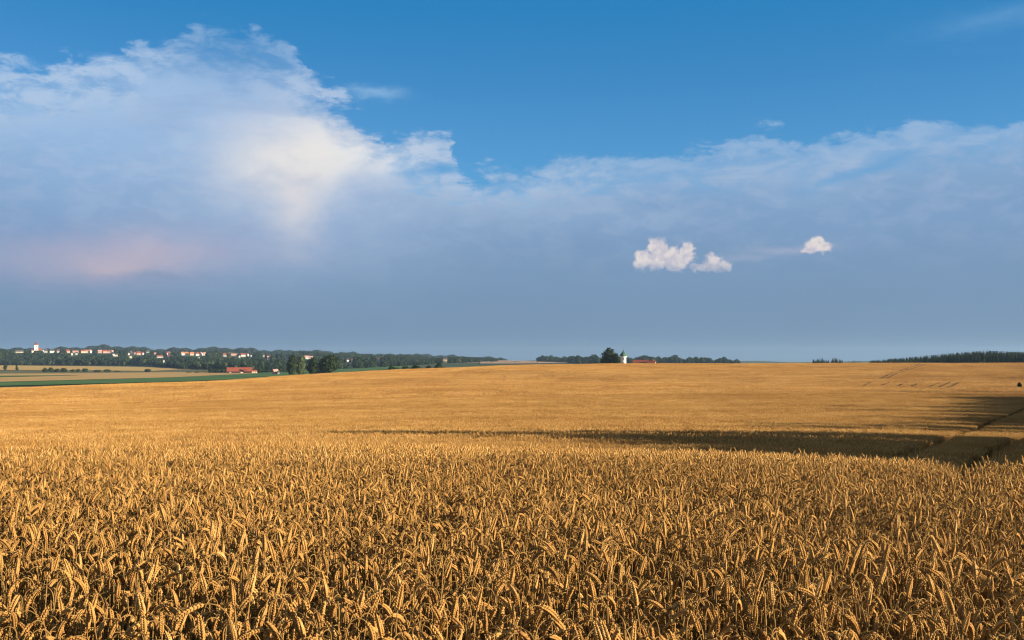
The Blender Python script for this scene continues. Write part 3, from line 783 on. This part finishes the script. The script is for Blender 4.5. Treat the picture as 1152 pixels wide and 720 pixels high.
for px, b, t_, w_, lab in [(50.5, 416.3, 412.6, 8, 'low bush at the left end of the row of bushes on the golden strip'),
                           (57.5, 416.3, 411.9, 8, 'taller bush, second from the left end of the row of bushes'),
                           (64.5, 416.6, 413.2, 9, 'wide low bush, third in the row of bushes on the golden strip'),
                           (71.5, 416.8, 412.6, 9, 'bush in the middle of the row, fourth from the left end'),
                           (82, 417, 414.2, 7, 'low dark bush just right of the gap in the row of bushes'),
                           (88, 417, 413.8, 7, 'low dark bush, second right of the gap in the row of bushes'),
                           (95.5, 417.2, 413.2, 8, 'rounder bush just left of the second gap in the row'),
                           (110.5, 418, 415, 11, 'long flat dark bush right of the second gap in the row'),
                           (121, 418.2, 414.4, 9, 'rounded bush, second from the right end of the row of bushes'),
                           (132, 418.6, 416, 7, 'smallest bush at the right end of the row of bushes'),
                           (166.5, 418.8, 413.8, 8.5, 'lone round bush standing apart right of the row of bushes'),
                           (213, 419.6, 417.3, 7, 'left one of two low bushes on the pasture left of the red barn'),
                           (221, 419.6, 417.2, 7, 'right one of two low bushes on the pasture left of the red barn')]:
    _, _, dd = at(px, b, 600)
    T_('bush', lab, 'bush', px, b, t_ + .7, w_ * 1.25, min(dd, 1500), M_FOLD, group='trees and bushes on the golden strip' if px < 200 else 'low bushes on the pasture', blobs=6, leaves=500, z0f=.0, trunk=False)
# the clump by the tower
T_('tall_tree', 'tall pointed dark tree left of the cream tower on the crest', 'tree', 683.5, 411, 390.6, 23, 790, M_FOLD, blobs=13, leaves=2800, z0f=.03, seed=5)
T_('broad_tree', 'dark tree pressed against the left side of the cream tower', 'tree', 693.5, 411, 396.8, 17, 783, M_FOLD, blobs=9, leaves=1800, z0f=.03)
T_('bush', 'small dark bush at the left foot of the tall tree by the tower', 'bush', 670.5, 411, 405.6, 9, 800, M_FOLD, blobs=6, leaves=500, z0f=.0, trunk=False)
T_('bush', 'small dark bush alone in the wheat at the right edge of the photo', 'bush', 1147, 438, 429.8, 6, 262, M_FOLD, blobs=6, leaves=900, z0f=.0, trunk=False)

# trees right of the picture whose shadows fall over the wheat
sh = []
for (d, tx, w_) in [(60, -14, 3.0), (62, -3, 3.4), (62.5, 8, 3.6), (59, 15, 4.6), (56, 21, 5), (51, 22, 5), (57, -8, 5), (51, -5, 5.5), (45, -2, 5.5), (39, 0, 5.5), (34, 3, 5.5), (29, 6, 5.5), (24, 9, 5), (19, 12, 4.5),
                      (78, 12, 2.8), (83, 18, 4.4), (88, 30, 4.6), (104, 31, 2.0), (128, 37, 2.0), (143, 35, 1.8),
                      (194, 78, 3.2), (213, 68, 3.4), (240, 100, 4.0), (300, 142, 3.0), (345, 155, 4.5), (395, 182, 4.5)] + \
                     [(d_, .425 * d_ - 3 + 3 * math.sin(d_ * 1.7), 5.8 + .01 * d_) for d_ in np.arange(93, 186, 5.2)]:
    bx = max(45, .62 * d + 6 + w_)
    L = (bx - tx) / .951; by = d - L * .309; z = float(HG(bx, by))
    dz = z - float(HG(tx, d)) - CROP * .8
    h = L * math.tan(SUN_EL) - dz
    rs_ = np.random.default_rng(int(d * 7 + tx))
    o = thing('shade_tree', 'broadleaf tree in the row beyond the right edge of the photo', 'tree', (bx, by, z), 0, 'row of trees right of the field')
    link('crown', crown_mb(rs_, h, w_, h * .12, 14, 2200, .45).mesh('crown', [M_FOL]), o)
    link('trunk', trunk_mb(rs_, h, w_, h * .18).mesh('trunk', [M_BARK]), o)

# ------------------------------------------------------------------ houses
def wallm(n, c): return noisy(n, tuple(v * .66 for v in c), tuple(v * .84 for v in c), .5)
W = {'white': wallm('plaster_white', (.78, .76, .72)), 'cream': wallm('plaster_cream', (.72, .62, .46)), 'grey': wallm('plaster_grey', (.42, .42, .40)),
     'rose': wallm('plaster_rose', (.62, .40, .34)), 'dark': wallm('timber_dark', (.06, .045, .035)), 'yellow': wallm('plaster_yellow', (.70, .60, .30))}
RF = {'red': noisy('tile_red', (.20, .050, .032), (.30, .085, .05), .8, stretch=(1, 1, 6)), 'orange': noisy('tile_orange', (.42, .15, .07), (.55, .22, .10), .8),
      'brown': noisy('tile_brown', (.15, .045, .035), (.22, .07, .045), .8), 'dark': noisy('slate', (.05, .05, .055), (.09, .09, .09), .8), 'pink': noisy('tile_faded', (.42, .22, .18), (.52, .30, .25), .8)}
M_WIN = noisy('window_glass', (.03, .035, .04), (.05, .055, .06), 1, .2)
M_COP = noisy('copper_green', (.045, .12, .085), (.075, .16, .115), .8)
def house(name, label, px, pyb, wpx, wall, roof, d=None, rz=0, storeys=2, cat='house', group='houses of the village on the hill', depth=9, dmin=2450, chim=True, roof_h=None, windows=True):
    if d is None: x, y, d = at(px, pyb, dmin, 3350)
    r_ = ray(px, pyb); r_ = r_ / math.hypot(r_[0], r_[1]); x, y = r_[0] * d, r_[1] * d
    z = float(HG(x, y)); zt = EYE + r_[2] * d; z = max(z, min(zt, z + 12)) if False else z
    Wd = wpx * y / F; H = 2.9 * storeys; rh = roof_h or min(depth, Wd) * .45
    o = thing(name, label, cat, (x, y, z), -math.atan2(x, y) + rz, group)
    a, b = Wd / 2, depth / 2
    mb = MB(); mb.add([(-a, -b, -3), (a, -b, -3), (a, b, -3), (-a, b, -3), (-a, -b, H), (a, -b, H), (a, b, H), (-a, b, H), (-a, 0, H + rh), (a, 0, H + rh)],
                      [(0, 1, 5, 4), (1, 2, 6, 9, 5), (2, 3, 7, 6), (3, 0, 4, 8, 7), (0, 3, 2, 1)])
    link('wall', mb.mesh('wall', [W[wall]]), o)
    mb = MB(); ov = .5; k = rh / b; t_ = .28
    for s in (-1, 1):
        y0, y1 = s * (b + ov), 0; z0, z1 = H - ov * k + .05, H + rh + .05
        mb.add([(-a - ov, y0, z0), (a + ov, y0, z0), (a + ov, y1, z1), (-a - ov, y1, z1), (-a - ov, y0, z0 + t_), (a + ov, y0, z0 + t_), (a + ov, y1, z1 + t_), (-a - ov, y1, z1 + t_)],
               [(0, 3, 2, 1), (4, 5, 6, 7), (0, 1, 5, 4), (1, 2, 6, 5), (2, 3, 7, 6), (3, 0, 4, 7)])
    rf = link('roof', mb.mesh('roof', [RF[roof]]), o)
    if chim:
        mb = MB(); mb.box(a * .4, a * .4 + .7, -.9, -.2, H + rh * .5, H + rh + 1.0); link('chimney', mb.mesh('chimney', [W['rose']]), rf)
    if windows:
        n = max(2, int(Wd / 3.2))
        for fl in range(storeys):
            for i in range(n):
                xc = -a + Wd * (i + .5) / n; mb = MB(); mb.box(xc - .5, xc + .5, -b - .04, -b + .05, fl * 2.9 + .9, fl * 2.9 + 2.2)
                link('window', mb.mesh('window', [M_WIN]), o)
    return o, (a, b, H, rh)
Hs = [
 ('long_house', 'long low pale building on the ridge left of the church tower', 22, 392.4, 8, 'cream', 'dark', 0),
 ('house', 'small white house just left of the red church roof', 36.5, 392.3, 2.0, 'grey', 'brown', .3),
 ('house', 'grey roofed house between the church and the white house right of it', 51.5, 393.2, 3.6, 'grey', 'dark', 0),
 ('house', 'white house with a dark roof, second building right of the church', 58.5, 394, 4.6, 'white', 'dark', .15),
 ('house', 'grey house right of the white dark roofed one', 65.5, 393.8, 2.6, 'grey', 'brown', 0),
 ('house', 'dull red roofed house at the left end of the red roofs', 76.5, 394.6, 4.0, 'rose', 'red', .1),
 ('house', 'wide pinkish red roofed house at the left of the village', 85, 395, 6, 'rose', 'pink', -.1),
 ('house', 'tiny white hut below the wide pinkish red roof, left one', 81, 399.6, 1.6, 'white', 'grey2', 0),
 ('house', 'tiny pale hut below the wide pinkish red roof, right one', 86, 399.3, 2.4, 'grey', 'dark', 0),
 ('house', 'bright red roofed house with a cream wall, first of a tight pair', 93.5, 397, 4.4, 'cream', 'red', .1),
 ('house', 'orange roofed house with a cream wall, second of a tight pair', 98, 396.6, 3.4, 'cream', 'orange', -.2),
 ('house', 'pale pink gabled house right of the tight pair', 101.5, 397.2, 3.4, 'white', 'pink', 1.4),
 ('house', 'dull brick coloured house half sunk in trees under the wooded hump', 112.5, 395.8, 4.4, 'rose', 'pink', 0),
 ('house', 'deep red long roof below the wooded hump, left half', 118, 397, 4.0, 'rose', 'red', .1),
 ('house', 'deep red long roof below the wooded hump, right half', 122, 397.2, 3.8, 'rose', 'red', -.15),
 ('house', 'white gable right of the deep red roofs', 126, 397, 2.4, 'white', 'pink', 1.3),
 ('house', 'bright white cube house below the white gable', 127.5, 400.8, 2.2, 'white', 'dark', .2),
 ('house', 'cream small house beside the bright white cube house', 131, 401.3, 2.3, 'cream', 'dark', -.1),
 ('house', 'white house at the left of the dark cluster in the village middle', 145, 399.6, 1.9, 'white', 'dark', 0),
 ('house', 'dark timber house in the village middle between white houses', 148, 400, 3.6, 'dark', 'dark', .1),
 ('house', 'grey house above the dark timber house', 147.7, 397.4, 2.0, 'grey', 'dark', 0),
 ('house', 'pale house lowest of the dark cluster', 147, 403, 2.2, 'cream', 'dark', 0),
 ('house', 'narrow pale house right of the dark timber house', 151.2, 399, 1.9, 'cream', 'brown', 1.4),
 ('house', 'crimson roofed house in the village middle', 156, 399.3, 4.6, 'rose', 'red', .1),
 ('house', 'white gable touching the crimson roofed house', 160.3, 399.2, 2.0, 'white', 'brown', 1.4),
 ('house', 'faint grey house on the skyline right of the crimson roof', 166.5, 397.2, 3.0, 'grey', 'dark', 0),
 ('house', 'small grey house left of the long white building', 174.5, 400, 2.2, 'grey', 'pink', 0),
 ('long_house', 'long white building in the right half of the village', 180, 402.2, 7, 'white', 'brown', .1),
 ('house', 'small white house lowest on the slope, alone among the trees', 184.3, 408, 1.8, 'white', 'dark', 0),
 ('house', 'red roofed tall house, upper of two stacked red roofs', 189.5, 399.4, 3.6, 'white', 'red', .1),
 ('house', 'rose house, lower of two stacked red roofs', 190.3, 403.2, 2.8, 'rose', 'red', 0),
 ('house', 'orange roofed house with white wall at the left of the orange row', 205.5, 399.6, 3.4, 'white', 'orange', .2),
 ('house', 'bright orange house, second of the orange row', 210, 399.6, 3.6, 'cream', 'orange', -.1),
 ('house', 'orange roofed low house in the middle of the orange row', 216, 399.8, 4.4, 'cream', 'orange', 0),
 ('house', 'red roofed white house, fourth of the orange row', 222, 400.2, 3.6, 'white', 'red', .15),
 ('house', 'pinkish house near the right end of the orange row', 226.3, 399.8, 2.4, 'white', 'pink', 1.4),
 ('house', 'pale pink house closing the orange row on the right', 230.4, 400, 3.0, 'cream', 'pink', 0),
 ('house', 'small white house below the orange row', 223.3, 404, 2.2, 'white', 'dark', .1),
 ('house', 'brick red and grey house right of the lone skyline tree', 253, 401.2, 4.4, 'grey', 'red', .1),
 ('long_house', 'low long pink roof above the red barn', 263.5, 400.3, 6.6, 'rose', 'pink', 0),
 ('house', 'tiny white house below the end of the long pink roof', 269.5, 402.3, 1.7, 'white', 'dark', 0),
 ('house', 'red roofed white house over the barn roof', 273.5, 401.2, 5.0, 'white', 'red', .1),
 ('house', 'brightest white gable, right of the red roofed white house', 278.2, 400.6, 2.2, 'white', 'brown', 1.4),
 ('house', 'white house standing alone right of the brightest gable', 283.2, 401.6, 2.6, 'white', 'dark', .1),
 ('house', 'pale low house on the slope right of the red barn', 296.2, 401.6, 2.8, 'grey', 'dark', 0),
 ('house', 'dull red house on the slope above the small rose farmhouse', 302.5, 404.4, 4.0, 'rose', 'pink', 0),
 ('house', 'pale house right of the dull red house', 310, 404.4, 2.4, 'grey', 'dark', 0),
 ('house', 'white house left of the dark dome shaped tree', 322.5, 405, 3.2, 'white', 'dark', .1),
 ('house', 'white and pink house seen between the dark trees, left one', 345, 404, 4.2, 'white', 'pink', .1),
 ('house', 'white house seen between the dark trees, right one', 350, 404.4, 3.8, 'white', 'pink', -.1),
 ('house', 'white speck of a house right of the largest round tree, first of three', 386, 407, 2.2, 'white', 'dark', 0),
 ('house', 'white speck of a house right of the largest round tree, middle of three', 391, 407.6, 2.4, 'white', 'dark', .2),
 ('house', 'white speck of a house right of the largest round tree, last of three', 396, 408.2, 2.0, 'white', 'brown', 0),
 ('house', 'lone white house with a rose roof in the middle of the long wood', 426, 408.6, 4.2, 'white', 'pink', .1),
 ('house', 'lone yellow house near the right end of the long wood', 501, 407.8, 4.6, 'yellow', 'dark', 0)]
spots = []
for nm, lab, px, pb, w_, wa, ro, rz in Hs:
    o, _ = house(nm, lab, px, pb, w_, wa, {'grey2': 'dark'}.get(ro, ro), rz=rz * .6 if abs(rz) > 1 else rz, storeys=2 if w_ < 6 else 1, windows=w_ > 4, chim=w_ > 2.5, depth=8 if w_ > 2 else 6)
    spots.append((px, w_, math.hypot(o.location.x, o.location.y), to_px(*(o.location + Vector((0, 0, 1.5))))[1]))
# church
px, py = 40.7, 392.4; x, y, d = at(px, py, 2450, 3350)
o = thing('church', 'church with a tall white tower and red roofed nave on the ridge at left', 'church', (x, y, float(HG(x, y))), -math.atan2(x, y))
m = MB(); m.box(-5.5, 5.5, -5.5, 5.5, -3, 23); tw = link('tower', m.mesh('tower', [W['white']]), o)
m = MB(); m.lathe([(6.3, 23), (6.3, 23.8), (5.6, 25.2), (3.6, 27.4), (1.6, 29), (1.5, 30.4), (.25, 33)], 8); link('tower_roof', m.mesh('tower_roof', [RF['brown']]), tw)
for zz in (8, 17):
    m = MB(); m.box(-.9, .9, -5.55, -5.4, zz, zz + 3); link('window', m.mesh('window', [M_WIN]), tw)
m = MB(); m.add([(5.5, -6, -3), (21, -6, -3), (21, 6, -3), (5.5, 6, -3), (5.5, -6, 7), (21, -6, 7), (21, 6, 7), (5.5, 6, 7), (5.5, 0, 13), (21, 0, 13)], [(0, 1, 5, 4), (1, 2, 6, 9, 5), (2, 3, 7, 6), (3, 0, 4, 8, 7)])
m.box(-12, -5.5, -5, 5, -3, 6); link('nave', m.mesh('nave', [W['white']]), o)
m = MB()
for s in (-1, 1): m.add([(5, s * 6.7, 6.4), (15, s * 6.7, 6.4), (15, 0, 13.2), (5, 0, 13.2), (5, s * 6.7, 6.8), (15, s * 6.7, 6.8), (15, 0, 13.6), (5, 0, 13.6)], [(0, 3, 2, 1), (4, 5, 6, 7), (0, 1, 5, 4), (1, 2, 6, 5), (3, 0, 4, 7)])
for s in (-1, 1): m.add([(-12.5, s * 5.6, 5.7), (-5.5, s * 5.6, 5.7), (-5.5, 0, 10.4), (-12.5, 0, 10.4), (-12.5, s * 5.6, 6.1), (-5.5, s * 5.6, 6.1), (-5.5, 0, 10.8), (-12.5, 0, 10.8)], [(0, 3, 2, 1), (4, 5, 6, 7), (0, 1, 5, 4), (3, 0, 4, 7)])
link('roof', m.mesh('roof', [RF['red']]), o)
spots += [(40.7, 18, d, 392)]
# farm with the long red roof
o, (a, b, H, rh) = house('barn', 'long barn with a bright red roof and dark walls beyond the meadow', 269.5, 419.6, 27, 'dark', 'red', d=1290, storeys=1, cat='barn', group=None, depth=14, chim=False, roof_h=4.4, windows=False)
m = MB(); m.box(1.2, 4.2, -b - .12, -b + .1, -.1, 2.5); link('door', m.mesh('door', [W['white']]), o)
m = MB(); m.box(-a + 3, -a + 5, -b - .1, -b + .1, .8, 2.2); link('window', m.mesh('window', [W['grey']]), o)
m = MB(); m.box(4.8, 8.2, -b - .6, -b - 2.6, H - .2, H + 2.4); m.add([(4.4, -b - .4, H + 2.4), (8.6, -b - .4, H + 2.4), (8.6, -b - 2.9, H + 2.4), (4.4, -b - 2.9, H + 2.4), (6.5, -b - .4, H + 4), (6.5, -b - 2.9, H + 4)], [(0, 4, 5, 3), (1, 2, 5, 4), (0, 1, 4), (3, 5, 2)])
link('dormer', m.mesh('dormer', [RF['brown']]), o)
house('shed', 'small brown roofed shed at the right end of the long red barn', 286, 419.8, 5.6, 'cream', 'red', d=1270, storeys=1, cat='shed', group=None, depth=6, chim=False, roof_h=1.4, rz=.1)
house('farmhouse', 'small rose and white farmhouse standing alone right of the red barn', 309.7, 420, 5.4, 'rose', 'pink', d=1200, storeys=1, cat='house', group=None, depth=6, rz=.5)
house('garden_shed', 'little white hut beside the small rose farmhouse', 313.2, 420, 2.0, 'white', 'dark', d=1195, storeys=1, cat='shed', group=None, depth=3, rz=.1, chim=False, roof_h=.8)
# red building behind the crest
house('farm_building', 'long dark red roof just showing over the crest right of the cream tower', 720.5, 412, 16, 'rose', 'brown', d=800, storeys=2, cat='barn', group='red roofs right of the tower', depth=9, roof_h=2.7, chim=False)
house('farm_building', 'shorter dark red roof over the crest, right of the longer one', 733.2, 412, 8, 'cream', 'brown', d=795, storeys=2, cat='barn', group='red roofs right of the tower', depth=9, roof_h=2.4, rz=-.15)
# tower
px = 701.4; d = 772; r_ = ray(px, 411); x, y = r_[0] / math.hypot(r_[0], r_[1]) * d, r_[1] / math.hypot(r_[0], r_[1]) * d; zb = float(HG(x, y))
zt = lambda py: EYE + ray(px, py)[2] * y - zb
o = thing('water_tower', 'cream round tower with a pointed green roof on the crest beside dark trees', 'tower', (x, y, zb), -math.atan2(x, y))
h1 = zt(400.3)
m = MB(); m.lathe([(2.15, -1), (2.05, h1 - 1.2), (2.05, h1 - .9), (2.5, h1 - .6), (2.5, h1)], 24); link('shaft', m.mesh('shaft', [W['white']], False), o)
m = MB(); m.lathe([(3.1, h1 - .12), (3.1, h1 + .1), (2.5, h1 + 1.0), (1.5, h1 + 2.3), (.85, h1 + 3.0), (.7, h1 + 3.5), (.35, h1 + 4.1)], 8); rf = link('roof', m.mesh('roof', [M_COP]), o)
m = MB(); m.lathe([(.12, h1 + 4.1), (.12, h1 + 4.8), (.3, h1 + 5.0), (.05, h1 + 5.6)], 8); link('finial', m.mesh('finial', [M_COP]), rf)
for k_, zz in enumerate((h1 * .45, h1 * .75)):
    m = MB(); m.box(-.35, .35, -2.2, -2.0, zz, zz + 1.1); link('window', m.mesh('window', [M_WIN]), o)

# ------------------------------------------------------------------ woods
def wood(name, label, XY, hs, meshes, mats_n, drop=None):
    X, Y = XY; Z = HG(X, Y)
    n = len(X); scatter = scatter_object(name, [], [], None, np.stack([X, Y, Z], 1), rng.integers(0, len(meshes), n),
                                         np.stack([np.zeros(n), np.zeros(n), rng.uniform(0, 6.28, n)], 1), hs, meshes, name + '_source')
    tag(scatter, label, 'wood', kind='stuff'); return scatter
rw = np.random.default_rng(11)
def wmesh(i, mat, h=10.0, r=4.4, n=330, ls=.55):
    m_ = crown_mb(rw, h, r, .3, 7, n, ls); return m_.mesh('wood_tree', [mat])
WOODM = [wmesh(i, M_WOODF if i % 3 else M_WOODD) for i in range(6)] + [wmesh(9, M_FOLP)]
def wood_pts(u0, u1, d0f, d1f, sp):
    out = []
    th0, th1 = math.atan(u0), math.atan(u1); n = int((th1 - th0) / 2 * (d1f(0) ** 2 - 1000 ** 2) / (sp * sp)) * 2
    th = rng.uniform(th0, th1, n); u = np.tan(th)
    d = np.sqrt(rng.uniform(800 ** 2, 5700 ** 2, n)); k = (d > d0f(u)) & (d < d1f(u))
    return d[k] * np.sin(th[k]), d[k] * np.cos(th[k])
U = lambda px: (px - 576) / F
d0 = lambda u: np.interp(u, [U(-80), U(0), U(170), U(215), U(330), U(420), U(540), U(600)], [2500, 2500, 2350, 1750, 1550, 1700, 2200, 2700])
d1 = lambda u: np.interp(u, [U(-80), U(400), U(540), U(600)], [3420, 3350, 2900, 2700]) + 0 * u
n = 90000
th = rng.uniform(math.atan(U(-90)), math.atan(U(560)), n); dd = np.sqrt(rng.uniform(1500 ** 2, 3450 ** 2, n)); u = np.tan(th)
k = (dd > d0(u)) & (dd < d1(u)); th, dd, u = th[k], dd[k], u[k]
X, Y = dd * np.sin(th), dd * np.cos(th); Z = HG(X, Y)
hs = rng.uniform(.7, 1.6, len(X)) * (1 + .2 * np.sin(X * .037) + .35 * np.sin(X * .011 + 2) * np.sin(Y * .013))
PX, PT = to_px(X, Y, Z + 10 * hs)
dens = .45 + .3 * np.sin(X * .02) * np.sin(Y * .017)
keep = rng.random(len(X)) < dens
hs = hs * np.interp(u, [U(380), U(570)], [1, .45])
vill = (dd > 2900) & (PX < 330)                                     # gardens between the houses
hs = np.where(vill, hs * .62, hs)
for (hx, hw, hd, hy) in spots:
    tall = (PT < hy + 1.0)
    keep &= ~((np.abs(PX - hx) < hw * .5 + 1.5) & (dd < hd + 10) & (PT * 0 + to_px(X, Y, Z + 10 * hs)[1] < hy + 1.3))
X, Y, hs = X[keep], Y[keep], hs[keep]
wood('hillside_wood', 'dense dark green wood covering the low hill below the village', (X, Y), hs, WOODM, 0)
print('wood', len(X))
# far ridge
n = 16000
th = rng.uniform(math.atan(U(-90)), math.atan(U(570)), n); dd = np.sqrt(rng.uniform(4500 ** 2, 5250 ** 2, n))
wood('ridge_wood', 'bluish far wood along the ridge behind the village', (dd * np.sin(th), dd * np.cos(th)), rng.uniform(1.0, 2.0, n) * (1 + .22 * np.sin(th * 190) + .15 * np.sin(th * 520 + 1)), WOODM[:6], 0)
# tree lines seen over the crest in the middle
def line(u0, u1, d_, dep, n_, name, label, hmul, meshes=WOODM[:6], fn=None):
    uu = rng.uniform(U(u0), U(u1), n_); th = np.arctan(uu); dd = d_ + rng.uniform(0, dep, n_)
    h = rng.uniform(.5, 1.22, n_) * hmul * (1 + .12 * np.sin(uu * F * .21 + d_) + .08 * np.sin(uu * F * .77))
    if fn is not None: h = h * fn(uu * F + 576)
    wood(name, label, (dd * np.sin(th), dd * np.cos(th)), h, meshes, 0)
line(640, 832, 2100, 300, 900, 'distant_wood', 'thin dark line of far wood right of the cream tower', 1.55, fn=lambda p: np.interp(p, [640, 700, 740, 780, 800, 832], [1.05, .9, 1.12, .95, .86, .72]) + .10 * np.sin(p * .35))
line(604, 672, 2450, 250, 260, 'distant_hedge', 'low bluish far wood left of the tower trees', 1.45)
line(538, 566, 3150, 80, 120, 'distant_copse', 'small dark copse above the left end of the pale field', .9)
line(545, 606, 2150, 60, 60, 'field_hedge', 'broken dark hedge along the lower edge of the pale field', .22)
line(436, 500, 640, 40, 150, 'crest_hedge', 'dark bushes peeping over the crest below the long wood', .62, fn=lambda p: .8 + .2 * np.sin(p * .5))
line(236, 330, 1330, 40, 120, 'farm_hedge', 'dark hedge behind and left of the red barn', .55)
CONM = []
for i in range(5):
    m_ = conifer_mb(rw, 10, 1.75 + .3 * rw.random()); CONM.append(m_.mesh('fir', [M_CON, M_BARK]))
def firs(p0, p1, d_, dep, n_, name, label, topf):
    uu = rng.uniform(U(p0), U(p1), n_); th = np.arctan(uu); dd = d_ + rng.uniform(0, dep, n_); X, Y = dd * np.sin(th), dd * np.cos(th)
    px = uu * F + 576; want = EYE + (404 - topf(px)) * Y / F; h = np.maximum(2, want - HG(X, Y)) / 10 * rng.uniform(.78, 1.06, n_)
    wood(name, label, (X, Y), h, CONM, 0)
firs(978, 1230, 860, 90, 1900, 'conifer_wood', 'dark spruce wood with a spiky top on the right of the skyline', lambda p: np.interp(p, [978, 1000, 1030, 1070, 1108, 1140, 1230], [406.2, 404.4, 402, 398.3, 395.8, 397, 399]))
firs(914, 948, 880, 25, 90, 'conifer_copse', 'small dark spruce copse on the skyline left of the big spruce wood', lambda p: 404.2 + .8 * np.sin(p * .4))
firs(950, 968, 880, 15, 16, 'conifer_row', 'few tiny dark spruces between the copse and the big spruce wood', lambda p: 405.6 + 0 * p)

# ------------------------------------------------------------------ air
HAZE = True
if HAZE:
    m_ = bpy.data.materials.new('haze'); m_.use_nodes = True; t = m_.node_tree; t.nodes.clear()
    o_ = t.nodes.new('ShaderNodeOutputMaterial'); v_ = t.nodes.new('ShaderNodeVolumePrincipled')
    v_.inputs['Color'].default_value = (.50, .74, 1, 1); v_.inputs['Density'].default_value = 5e-5; v_.inputs['Anisotropy'].default_value = .2
    t.links.new(v_.outputs[0], o_.inputs['Volume'])
    mb = MB(); mb.box(-8100, 8100, -8100, 8100, -45, 92)
    me = mb.mesh('haze', [m_]); tag(link('haze', me), 'thin pale blue summer haze over the land', 'haze', kind='stuff')
